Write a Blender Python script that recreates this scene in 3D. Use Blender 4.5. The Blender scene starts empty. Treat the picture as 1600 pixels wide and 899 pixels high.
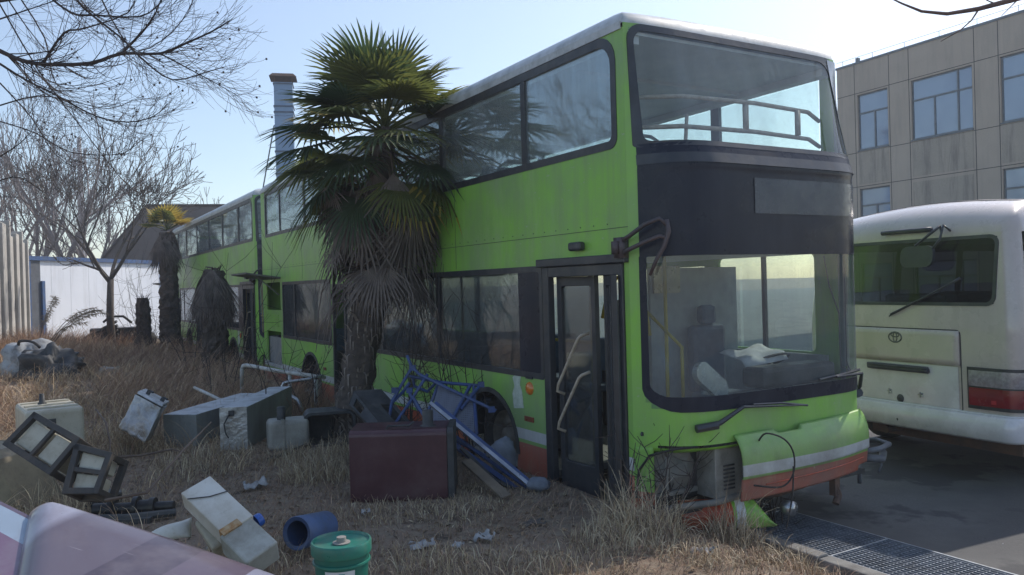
import bpy, math, random
import numpy as np
from mathutils import Vector, Matrix, noise
from mathutils.geometry import tessellate_polygon
random.seed(7); rng=np.random.default_rng(7)
R=math.radians; PI=math.pi
SC=bpy.context.scene; COL=SC.collection
# ---------------------------------------------------------------- camera
F=1250.0; EYE=1.75
pt=math.atan(5.1/F); rl=R(1.58)
fw=Vector((0,math.cos(pt),-math.sin(pt)))
rt=Vector((math.cos(rl),0,-math.sin(rl))); rt=(rt-fw*rt.dot(fw)).normalized(); up=rt.cross(fw)
CAM=Vector((0,0,EYE))
cd=bpy.data.cameras.new('camera'); cam=bpy.data.objects.new('camera',cd); COL.objects.link(cam)
M=Matrix((rt,up,-fw)).transposed().to_4x4(); M.translation=CAM; cam.matrix_world=M
cd.sensor_width=36; cd.lens=F/1600*36; cd.clip_end=3000; cd.clip_start=.05
SC.camera=cam
# ---------------------------------------------------------------- light
SUN_AZ=R(47)      # to the right of straight ahead
SUN_EL=R(42)
w=bpy.data.worlds.new('World'); SC.world=w; w.use_nodes=True
nt=w.node_tree; bg=nt.nodes['Background']
sky=nt.nodes.new('ShaderNodeTexSky'); sky.sky_type='NISHITA'; sky.sun_disc=False
sky.sun_elevation=SUN_EL; sky.sun_rotation=SUN_AZ; sky.air_density=1.0; sky.dust_density=1.0; sky.ozone_density=1.0
nt.links.new(sky.outputs[0],bg.inputs[0]); bg.inputs[1].default_value=.13
sd=bpy.data.lights.new('sun','SUN'); sd.energy=2.6; sd.angle=R(.5); sd.color=(1,.93,.84)
so=bpy.data.objects.new('sun',sd); COL.objects.link(so)
sv=Vector((math.sin(SUN_AZ)*math.cos(SUN_EL),math.cos(SUN_AZ)*math.cos(SUN_EL),math.sin(SUN_EL)))
so.rotation_euler=sv.to_track_quat('Z','Y').to_euler()
SC.view_settings.view_transform='Standard'; SC.view_settings.look='None'; SC.view_settings.gamma=1
SC.view_settings.exposure=0.68
SC.render.engine='CYCLES'
SC.cycles.max_bounces=10; SC.cycles.transparent_max_bounces=24; SC.cycles.glossy_bounces=4
# ---------------------------------------------------------------- pixel of the photo (1600 wide) -> point in the place
def ray(px,py): return fw+rt*((px-800)/F)+up*((449.5-py)/F)
def P(px,py,d): return CAM+ray(px,py)*d
def G(px,py,z=0.0):
    v=ray(px,py); return CAM+v*((z-EYE)/v.z)
def onplane(px,py,o,n):
    v=ray(px,py); return CAM+v*((o-CAM).dot(n)/v.dot(n))
# ---------------------------------------------------------------- materials
def nodes(name):
    m=bpy.data.materials.new(name); m.use_nodes=True; return m,m.node_tree,m.node_tree.nodes['Principled BSDF']
def N(t,k,**kw):
    n=t.nodes.new(k)
    for a,b in kw.items():
        if a in n.inputs.keys(): n.inputs[a].default_value=b
        else: setattr(n,a,b)
    return n
def mixc(t,fac,a,b):
    n=t.nodes.new('ShaderNodeMix'); n.data_type='RGBA'
    for i,x in ((0,fac),(6,a),(7,b)):
        if isinstance(x,bpy.types.NodeSocket): t.links.new(x,n.inputs[i])
        elif i==0: n.inputs[0].default_value=x
        else: n.inputs[i].default_value=(*x[:3],1)
    return n.outputs[2]
def ramp(t,src,lo,hi):
    n=t.nodes.new('ShaderNodeMapRange'); n.inputs[1].default_value=lo; n.inputs[2].default_value=hi
    t.links.new(src,n.inputs[0]); return n.outputs[0]
def coord(t,scale=(1,1,1),kind='Object'):
    tc=t.nodes.new('ShaderNodeTexCoord'); mp=t.nodes.new('ShaderNodeMapping'); mp.inputs[3].default_value=scale
    t.links.new(tc.outputs[kind],mp.inputs[0]); return mp.outputs[0]
def nz(t,scale,detail=4,rough=.6,sc=(1,1,1),kind='Object'):
    n=t.nodes.new('ShaderNodeTexNoise'); n.inputs['Scale'].default_value=scale; n.inputs['Detail'].default_value=detail; n.inputs['Roughness'].default_value=rough
    t.links.new(coord(t,sc,kind),n.inputs['Vector']); return n.outputs[0]
def bump(t,b,src,strength=.2,dist=.01):
    n=t.nodes.new('ShaderNodeBump'); n.inputs['Strength'].default_value=strength; n.inputs['Distance'].default_value=dist
    t.links.new(src,n.inputs['Height']); t.links.new(n.outputs[0],b.inputs['Normal'])
def mat(name,c,c2=None,rough=.6,metal=0,scale=6,dirt=None,dirt_amt=.5,bmp=0,bscale=None,streak=False,spec=.5,coat=0,lo=.35,hi=.68):
    m,t,b=nodes(name)
    c2=c2 or tuple(x*.72 for x in c)
    f=ramp(t,nz(t,scale),lo,hi)
    col=mixc(t,f,c,c2)
    if dirt:
        s=nz(t,3.0,6,.7,(1,1,.12) if streak else (1,1,1))
        g=ramp(t,s,.48,.72)
        mm=t.nodes.new('ShaderNodeMath'); mm.operation='MULTIPLY'; mm.inputs[1].default_value=dirt_amt; t.links.new(g,mm.inputs[0])
        col=mixc(t,mm.outputs[0],col,dirt)
        g2=ramp(t,nz(t,26,7,.8),.56,.68); m9=t.nodes.new('ShaderNodeMath'); m9.operation='MULTIPLY'; m9.inputs[1].default_value=dirt_amt*.7; t.links.new(g2,m9.inputs[0]); col=mixc(t,m9.outputs[0],col,tuple(x*.7 for x in dirt))
    t.links.new(col,b.inputs['Base Color'])
    r=ramp(t,nz(t,scale*1.7),0,1)
    mr=t.nodes.new('ShaderNodeMapRange'); mr.inputs[1].default_value=.3; mr.inputs[2].default_value=.7; mr.inputs[3].default_value=max(0,rough-.1); mr.inputs[4].default_value=min(1,rough+.12)
    t.links.new(r,mr.inputs[0]); t.links.new(mr.outputs[0],b.inputs['Roughness'])
    b.inputs['Metallic'].default_value=metal; b.inputs['Specular IOR Level'].default_value=spec
    if coat: b.inputs['Coat Weight'].default_value=coat; b.inputs['Coat Roughness'].default_value=.12
    if bmp: bump(t,b,nz(t,bscale or scale*3,5),bmp)
    elif bmp==0: bump(t,b,nz(t,7,3),.12,.01)
    return m
def livery(name,zmap,bands,dirt=(.20,.19,.15),amt=.35):
    """paint with horizontal colour bands painted at given heights (object z), worn and dusty"""
    m,t,b=nodes(name)
    tc=t.nodes.new('ShaderNodeTexCoord'); sp=t.nodes.new('ShaderNodeSeparateXYZ'); t.links.new(tc.outputs['Object'],sp.inputs[0])
    mr=t.nodes.new('ShaderNodeMapRange'); mr.inputs[1].default_value=0; mr.inputs[2].default_value=zmap; t.links.new(sp.outputs[2],mr.inputs[0])
    cr=t.nodes.new('ShaderNodeValToRGB'); cr.color_ramp.interpolation='CONSTANT'
    e=cr.color_ramp.elements
    e[0].position=0; e[0].color=(*bands[0][1],1); e[1].position=bands[1][0]/zmap; e[1].color=(*bands[1][1],1)
    for z,c in bands[2:]:
        k=e.new(z/zmap); k.color=(*c,1)
    t.links.new(mr.outputs[0],cr.inputs[0])
    big=ramp(t,nz(t,.9,5,.65),.38,.66)
    col=mixc(t,big,cr.outputs[0],(0,0,0)); 
    # faded patches: slightly paler and duller
    hs=t.nodes.new('ShaderNodeHueSaturation'); hs.inputs['Saturation'].default_value=.72; hs.inputs['Value'].default_value=.70; t.links.new(cr.outputs[0],hs.inputs['Color'])
    col=mixc(t,big,cr.outputs[0],hs.outputs[0])
    st=ramp(t,nz(t,7,7,.75,(1,1,.05)),.43,.72)
    mm=t.nodes.new('ShaderNodeMath'); mm.operation='MULTIPLY'; mm.inputs[1].default_value=amt; t.links.new(st,mm.inputs[0])
    col=mixc(t,mm.outputs[0],col,dirt)
    sc=ramp(t,nz(t,38,3,.6,(1,.35,1)),.66,.70)
    ch=ramp(t,nz(t,1.6,7,.75,(1,1,.35)),.54,.66); m5=t.nodes.new('ShaderNodeMath'); m5.operation='MULTIPLY'; m5.inputs[1].default_value=.20; t.links.new(ch,m5.inputs[0]); col=mixc(t,m5.outputs[0],col,(.42,.50,.30))
    m2=t.nodes.new('ShaderNodeMath'); m2.operation='MULTIPLY'; m2.inputs[1].default_value=.6; t.links.new(sc,m2.inputs[0])
    col=mixc(t,m2.outputs[0],col,(.33,.42,.27))
    low=ramp(t,sp.outputs[2],.55,.2); m3=t.nodes.new('ShaderNodeMath'); m3.operation='MULTIPLY'; t.links.new(low,m3.inputs[0]); t.links.new(ramp(t,nz(t,4,6,.7),.3,.7),m3.inputs[1])
    m4=t.nodes.new('ShaderNodeMath'); m4.operation='MULTIPLY'; m4.inputs[1].default_value=.6; t.links.new(m3.outputs[0],m4.inputs[0])
    col=mixc(t,m4.outputs[0],col,(.14,.11,.08))
    t.links.new(col,b.inputs['Base Color'])
    mr2=t.nodes.new('ShaderNodeMapRange'); mr2.inputs[3].default_value=.28; mr2.inputs[4].default_value=.55; t.links.new(nz(t,2.5,5),mr2.inputs[0]); t.links.new(mr2.outputs[0],b.inputs['Roughness'])
    b.inputs['Coat Weight'].default_value=.12; b.inputs['Coat Roughness'].default_value=.2; b.inputs['Specular IOR Level'].default_value=.35
    bump(t,b,nz(t,.8,2),.25,.02)
    return m
def glass(name,tint,refl=1.0,dust_sheen=.10,dcol=(.45,.5,.5),wet=.03,streak=True,base=.05):
    m=bpy.data.materials.new(name); m.use_nodes=True; t=m.node_tree; t.nodes.clear()
    tint=tuple(x**.5 for x in tint); dust_sheen*=.55; refl*=.6; base*=.5
    out=t.nodes.new('ShaderNodeOutputMaterial'); tr=t.nodes.new('ShaderNodeBsdfTransparent'); tr.inputs[0].default_value=(*tint,1)
    gl=t.nodes.new('ShaderNodeBsdfGlossy'); gl.inputs['Roughness'].default_value=wet; gl.inputs[0].default_value=(.9,.95,1,1)
    lw=t.nodes.new('ShaderNodeFresnel'); lw.inputs[0].default_value=1.5
    mm=t.nodes.new('ShaderNodeMath'); mm.operation='MULTIPLY_ADD'; mm.inputs[1].default_value=refl; mm.inputs[2].default_value=base; mm.use_clamp=True
    t.links.new(lw.outputs[0],mm.inputs[0])
    bp=t.nodes.new('ShaderNodeBump'); bp.inputs['Strength'].default_value=.10; bp.inputs['Distance'].default_value=.02
    t.links.new(nz(t,1.4,2),bp.inputs['Height']); t.links.new(bp.outputs[0],gl.inputs['Normal'])
    mx=t.nodes.new('ShaderNodeMixShader'); t.links.new(mm.outputs[0],mx.inputs[0]); t.links.new(tr.outputs[0],mx.inputs[1]); t.links.new(gl.outputs[0],mx.inputs[2])
    df=t.nodes.new('ShaderNodeBsdfDiffuse'); df.inputs[0].default_value=(*dcol,1)
    s=nz(t,4,6,.7,(1,1,.10) if streak else (1,1,1)); mr=t.nodes.new('ShaderNodeMapRange'); mr.inputs[1].default_value=.35; mr.inputs[2].default_value=.75; mr.inputs[3].default_value=dust_sheen*.45; mr.inputs[4].default_value=dust_sheen*1.7; t.links.new(s,mr.inputs[0])
    m2=t.nodes.new('ShaderNodeMixShader'); t.links.new(mr.outputs[0],m2.inputs[0]); t.links.new(mx.outputs[0],m2.inputs[1]); t.links.new(df.outputs[0],m2.inputs[2])
    t.links.new(m2.outputs[0],out.inputs[0]); return m
GREEN=(.245,.53,.065); ORANGE=(.50,.075,.022); WHITE=(.66,.68,.68)
MT={}
MT['side']=livery('bus_side_paint',4.3,[(0,ORANGE),(.565,GREEN),(.59,WHITE),(.695,GREEN)],amt=.36)
MT['front']=livery('bus_front_paint',4.3,[(0,ORANGE),(.44,GREEN)],amt=.2)
MT['flap']=livery('bumper_paint',2.0,[(0,ORANGE),(.165,GREEN),(.195,WHITE),(.275,GREEN)],amt=.2)
MT['orange']=mat('orange_paint',ORANGE,rough=.45,dirt=(.15,.1,.07))
MT['green']=mat('green_paint',GREEN,rough=.4,dirt=(.15,.16,.07))
MT['white']=mat('white_paint',(.62,.62,.60),(.5,.5,.47),rough=.5,dirt=(.3,.27,.22))
MT['roof']=mat('roof_paint',(.50,.52,.52),(.38,.40,.40),rough=.45,dirt=(.18,.18,.16),coat=.2)
MT['black']=mat('black_trim',(.022,.026,.034),(.045,.047,.052),rough=.38,dirt=(.10,.095,.085),dirt_amt=.4,streak=True)
MT['bglass']=mat('black_glass_panel',(.013,.016,.028),(.022,.026,.04),rough=.30,scale=2,dirt=(.06,.06,.08),dirt_amt=.3,streak=True,spec=.2)
MT['rubber']=mat('rubber',(.02,.02,.02),(.045,.042,.04),rough=.85,bmp=.3,dirt=(.1,.08,.06))
MT['dark']=mat('dark_plastic',(.03,.032,.035),(.06,.06,.06),rough=.6,dirt=(.1,.09,.08))
MT['int']=mat('interior_lining',(.44,.46,.47),(.33,.35,.36),rough=.8)
MT['intl']=mat('ceiling_lining',(.66,.68,.68),(.5,.54,.56),rough=.55,scale=2)
MT['floor']=mat('bus_floor',(.20,.20,.20),(.27,.26,.24),rough=.8)
MT['seat']=mat('seat_cloth',(.10,.14,.2),(.06,.08,.12),rough=.9)
MT['yellow']=mat('yellow_pole',(.55,.42,.05),rough=.4)
MT['rail']=mat('worn_rail',(.52,.45,.36),(.33,.27,.2),rough=.5,scale=20)
MT['steel']=mat('steel',(.45,.46,.47),(.3,.3,.3),rough=.35,metal=.8)
MT['glass_up']=glass('upper_side_glass',(.86,.94,.93),.9,.26,(.46,.50,.51))
MT['glass_low']=glass('lower_side_glass',(.40,.45,.46),1.2,.16,(.28,.28,.29),base=.05)
MT['glass_front']=glass('windscreen_glass',(.86,.95,.93),.8,.26,(.46,.50,.53))
MT['glass_lowfront']=glass('lower_windscreen_glass',(.72,.82,.80),.9,.27,(.34,.37,.40))  # streaked veil is dust plus pale reflections put into the colour
MT['glass_far']=glass('far_side_glass',(.84,.98,.90),.6,.10,(.6,.8,.7),streak=False)
MT['glass_van']=glass('minibus_glass',(.004,.005,.006),.10,.05,(.2,.2,.2),base=.03)
MT['amber']=mat('amber_lens',(.75,.22,.03),rough=.25,coat=.5)
MT['redlens']=mat('red_lens',(.22,.012,.018),rough=.18,coat=.6)
MT['brownlens']=mat('reflector_lens',(.22,.06,.03),rough=.3)
MT['rim']=mat('wheel_rim',(.22,.20,.17),(.12,.1,.08),rough=.7,dirt=(.12,.07,.04))
MT['rust']=mat('rusty_iron',(.13,.07,.045),(.06,.045,.04),rough=.85,bmp=.3)
# ---------------------------------------------------------------- mesh builder
class MB:
    def __init__(s): s.v=[]; s.f=[]; s.m=[]
    def add(s,vs,fs,m=0):
        o=len(s.v); s.v.extend(tuple(v) for v in vs); s.f.extend(tuple(i+o for i in f) for f in fs); s.m.extend([m]*len(fs)); return s
    def box(s,lo,hi,m=0,mx=None):
        x0,y0,z0=lo; x1,y1,z1=hi
        vs=[Vector(p) for p in ((x0,y0,z0),(x1,y0,z0),(x1,y1,z0),(x0,y1,z0),(x0,y0,z1),(x1,y0,z1),(x1,y1,z1),(x0,y1,z1))]
        if mx: vs=[mx@v for v in vs]
        return s.add(vs,[(0,3,2,1),(4,5,6,7),(0,1,5,4),(1,2,6,5),(2,3,7,6),(3,0,4,7)],m)
    def tube(s,pts,r,n=6,m=0,cap=True):
        pts=[Vector(p) for p in pts]
        if len(pts)<2: return s
        rs=r if isinstance(r,(list,tuple)) else [r]*len(pts)
        vs=[]; fs=[]; prev=None
        for i,p in enumerate(pts):
            d=(pts[min(i+1,len(pts)-1)]-pts[max(i-1,0)])
            if d.length<1e-9: d=Vector((0,0,1))
            d.normalize()
            if prev is None:
                a=Vector((0,0,1)) if abs(d.z)<.9 else Vector((1,0,0)); u=d.cross(a).normalized()
            else: u=(prev-d*prev.dot(d)); u=u.normalized() if u.length>1e-6 else d.orthogonal().normalized()
            prev=u; v=d.cross(u)
            for k in range(n):
                a=2*PI*k/n; vs.append(p+(u*math.cos(a)+v*math.sin(a))*rs[i])
        for i in range(len(pts)-1):
            for k in range(n):
                a=i*n+k; b=i*n+(k+1)%n; fs.append((a,b,b+n,a+n))
        if cap: fs.append(tuple(range(n))[::-1]); fs.append(tuple((len(pts)-1)*n+k for k in range(n)))
        return s.add(vs,fs,m)
    def lathe(s,prof,n=24,mx=None,m=0):
        mx=mx or Matrix(); vs=[]; fs=[]
        for r,z in prof:
            for k in range(n): a=2*PI*k/n; vs.append(mx@Vector((r*math.cos(a),r*math.sin(a),z)))
        for i in range(len(prof)-1):
            for k in range(n): a=i*n+k; b=i*n+(k+1)%n; fs.append((a,b,b+n,a+n))
        return s.add(vs,fs,m)
    def plate(s,outer,holes,fn,th,m=0):
        """flat outline with holes in (a,b); fn(a,b,t) gives the 3-D point, t from 0 to th"""
        loops=[outer]+list(holes)
        tri=tessellate_polygon([[Vector((a,b,0)) for a,b in l] for l in loops])
        allp=[p for l in loops for p in l]; n=len(allp)
        vs=[fn(a,b,0) for a,b in allp]+[fn(a,b,th) for a,b in allp]
        fs=[tuple(t) for t in tri]+[tuple(i+n for i in t[::-1]) for t in tri]
        o=0
        for l in loops:
            k=len(l)
            for i in range(k):
                a=o+i; b=o+(i+1)%k; fs.append((a,b,b+n,a+n))
            o+=k
        return s.add(vs,fs,m)
    def grid(s,fn,nu,nv,keep=None,m=0):
        vs=[fn(i/nu,j/nv) for j in range(nv+1) for i in range(nu+1)]
        fs=[(j*(nu+1)+i,j*(nu+1)+i+1,(j+1)*(nu+1)+i+1,(j+1)*(nu+1)+i) for j in range(nv) for i in range(nu) if keep is None or keep((i+.5)/nu,(j+.5)/nv)]
        return s.add(vs,fs,m)
    def build(s,name,mats,parent=None,smooth=False,bevel=0,solid=0,loc=None,seg=2,auto=None):
        me=bpy.data.meshes.new(name); me.from_pydata(s.v,[],s.f)
        if not isinstance(mats,(list,tuple)): mats=[mats]
        for x in mats: me.materials.append(MT[x] if isinstance(x,str) else x)
        if len(mats)>1: me.polygons.foreach_set('material_index',s.m)
        me.update()
        if smooth: me.polygons.foreach_set('use_smooth',[True]*len(me.polygons))
        o=bpy.data.objects.new(name,me); COL.objects.link(o)
        if parent: o.parent=parent
        if loc is not None: o.location=loc
        if auto: me.set_sharp_from_angle(angle=R(auto))
        if solid:
            q=o.modifiers.new('s','SOLIDIFY'); q.thickness=solid; q.offset=-1
        if bevel:
            q=o.modifiers.new('b','BEVEL'); q.width=bevel; q.segments=seg; q.limit_method='ANGLE'; q.angle_limit=R(40); q.harden_normals=False
        return o
def tag(o,label=None,cat=None,group=None,kind=None):
    if label: o['label']=label
    if cat: o['category']=cat
    if group: o['group']=group
    if kind: o['kind']=kind
    return o
def empty(name,loc,rz=0,label=None,cat=None,group=None,mx=None):
    o=bpy.data.objects.new(name,None); o.empty_display_size=.2; COL.objects.link(o)
    if mx is not None: o.matrix_world=mx
    else: o.location=loc; o.rotation_euler=(0,0,rz)
    return tag(o,label,cat,group)
def children(o): return [c for c in bpy.data.objects if c.parent==o]
def copy_tree(o,parent=None):
    c=o.copy(); COL.objects.link(c)
    if parent: c.parent=parent
    for ch in children(o): copy_tree(ch,c)
    return c
def smooth(pts,k=5):
    p=[Vector(x) for x in pts]; o=[]
    for i in range(len(p)-1):
        a=p[max(0,i-1)]; b=p[i]; c=p[i+1]; d=p[min(len(p)-1,i+2)]
        for j in range(k): u=j/k; o.append(.5*((2*b)+(-a+c)*u+(2*a-5*b+4*c-d)*u*u+(-a+3*b-3*c+d)*u**3))
    return o+[p[-1]]
def rrect(a0,b0,a1,b1,r,n=5):
    if not isinstance(r,(list,tuple)): r=[r]*4
    pts=[]
    for (cx,cy,s0,q) in ((a0+r[0],b0+r[0],180,r[0]),(a1-r[1],b0+r[1],270,r[1]),(a1-r[2],b1-r[2],0,r[2]),(a0+r[3],b1-r[3],90,r[3])):
        if q<=1e-6: pts.append((cx,cy)); continue
        for k in range(n+1): a=R(s0+90*k/n); pts.append((cx+q*math.cos(a),cy+q*math.sin(a)))
    return pts
# ---------------------------------------------------------------- frames of the place
A1=R(30.8); UX=Vector((math.cos(A1),math.sin(A1),0)); UY=Vector((-math.sin(A1),math.cos(A1),0)); B0=Vector((.9103,6.1988,-.33))
def sstep(a,b,x):
    t=min(1,max(0,(x-a)/(b-a))); return t*t*(3-2*t)
KX=.95      # the kerb line, metres from the near side of the bus
def terrain(x,y):
    d=Vector((x,y,0))-B0; X=d.dot(UX); Y=d.dot(UY)
    z=.05*noise.noise(Vector((x*.55,y*.55,0)))+.018*noise.noise(Vector((x*2.3,y*2.3,3)))
    fade=1-sstep(20,60,y); z*=fade
    z+=.06*(1-sstep(4.2,6.0,y))*(1-sstep(-.2,.8,X))
    z+=.16*sstep(11,18,y)*(1-sstep(26,36,y))*sstep(-1.0,-4.0,X)
    drop=sstep(-.15,KX-.15,X) if Y<12 else sstep(-.2,KX,X)
    z-=.16*(1-sstep(-1.2,1.6,Y))*sstep(-.9,0,X)*(1-drop)*.6
    z=z*(1-drop)+(-.36)*drop
    if X>KX-.05: z=-.37
    return z
def gz(px,py,z=0):
    p=G(px,py,z)
    for _ in range(4): p=G(px,py,terrain(p.x,p.y))
    return p
# ================================================================ GROUND
def ground_mat():
    m,t,b=nodes('dirt')
    a=ramp(t,nz(t,.7,6,.7),.35,.65); c=mixc(t,a,(.23,.165,.12),(.31,.23,.17))
    s=ramp(t,nz(t,9,6,.75),.45,.7); c=mixc(t,s,c,(.33,.28,.21))
    k=ramp(t,nz(t,2.2,5,.7),.56,.68); c=mixc(t,k,c,(.095,.075,.06))
    t.links.new(c,b.inputs['Base Color']); b.inputs['Roughness'].default_value=.95; b.inputs['Specular IOR Level'].default_value=.15
    bump(t,b,nz(t,22,8,.75),.9,.03); return m
MT['dirt']=ground_mat()
def asphalt():
    m,t,b=nodes('asphalt')
    a=ramp(t,nz(t,.55,5,.6),.40,.56); c=mixc(t,a,(.05,.05,.053),(.11,.107,.103))
    s=ramp(t,nz(t,60,3,.6),.4,.7); c=mixc(t,s,c,(.075,.073,.072))
    wet=ramp(t,nz(t,.9,5,.6,(1,1,1)),.52,.56); c=mixc(t,wet,c,(.04,.04,.044));
    t.links.new(c,b.inputs['Base Color']); b.inputs['Roughness'].default_value=.8
    bump(t,b,nz(t,120,3),.3,.004); return m
MT['asphalt']=asphalt()
def axis(dense,lo,hi,far):
    a=[lo]; 
    while a[-1]<hi: a.append(a[-1]+dense)
    s=dense
    while a[-1]<far: s*=1.35; a.append(a[-1]+s)
    s=dense; b=[]; q=lo
    while q>-far: s*=1.35; q-=s; b.append(q)
    return b[::-1]+a
# sheet laid out along the bus so that the kerb edge falls on a grid line
gx=[x for x in axis(.16,-22,KX-.16,900)]; gx=[x for x in gx if x<KX-.06]+[KX-.04,KX]+[3,6,12,25,60,150,400,900]
gy=axis(.16,-9,16,900)
vs=[]
for y in gy:
    for x in gx:
        p=B0+UX*x+UY*y; vs.append((p.x,p.y,terrain(p.x,p.y)))
nx=len(gx); fs=[(j*nx+i,j*nx+i+1,(j+1)*nx+i+1,(j+1)*nx+i) for j in range(len(gy)-1) for i in range(nx-1)]
g=MB(); g.add(vs,fs); o=g.build('ground','dirt',smooth=True); tag(o,kind='structure')
def locp(x,y,z=0): p=B0+UX*x+UY*y; return Vector((p.x,p.y,B0.z+z))
a=MB(); a.add([locp(KX,-15,0),locp(200,-15,0),locp(200,90,0),locp(KX,90,0)],[(0,1,2,3)]); tag(a.build('asphalt_yard','asphalt'),kind='structure')
# kerb edging of the drain
def mx_local(x,y,z): return Matrix.Translation(locp(x,y,z))@Matrix.Rotation(A1,4,'Z')
MT['concrete']=mat('concrete',(.26,.25,.23),(.17,.16,.15),rough=.9,bmp=.4,dirt=(.1,.085,.07),bscale=40)
k=MB()
for i in range(18):
    y=-7+i*1.0; k.box((KX-.10,y+.006,-.2),(KX+.03,y+.994,.05+.012*math.sin(i*2.1)))
kb=k.build('kerb_stones','concrete',bevel=.012); kb.location=locp(0,0,0); kb.rotation_euler=(0,0,A1); tag(kb,kind='structure')
# grating
MT['galv']=mat('galvanised_grating',(.34,.37,.42),(.22,.245,.28),rough=.5,metal=.5,scale=14,dirt=(.09,.08,.07))
dg=empty('drain_grating',locp(KX+.05,0,.02),A1,'long galvanised steel drain grating of square mesh between kerb and asphalt yard','grating')
gr=MB()
for i in range(17): gr.box((.0+i*.04,-7,-.03),(.004+i*.04,4.0,0.006))
yy=-7
while yy<4: gr.box((0,yy,-.012),(.66,yy+.006,.0)); yy+=.05
gr.build('grating_bars','galv',dg)
fr=MB(); fr.box((-.02,-7,-.03),(-.003,4,.01)); fr.box((.663,-7,-.03),(.68,4,.01)); 
for q in range(-7,5): fr.box((-.002,q-.008,-.029),(.662,q+.008,.009))
fr.build('frame','galv',dg)
pit=MB(); pit.box((-.01,-7,-.018),(.67,4,-.016)); pit.build('drain_channel_bed',mat('channel_black',(.02,.02,.02),rough=.6),dg)  # thin near-black sheet just below the top of the bars
dk=MB(); dk.box((0.75,-7,-.02),(.80,4,-.008)); 
MT['kerbdark']=MT['concrete']
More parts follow.
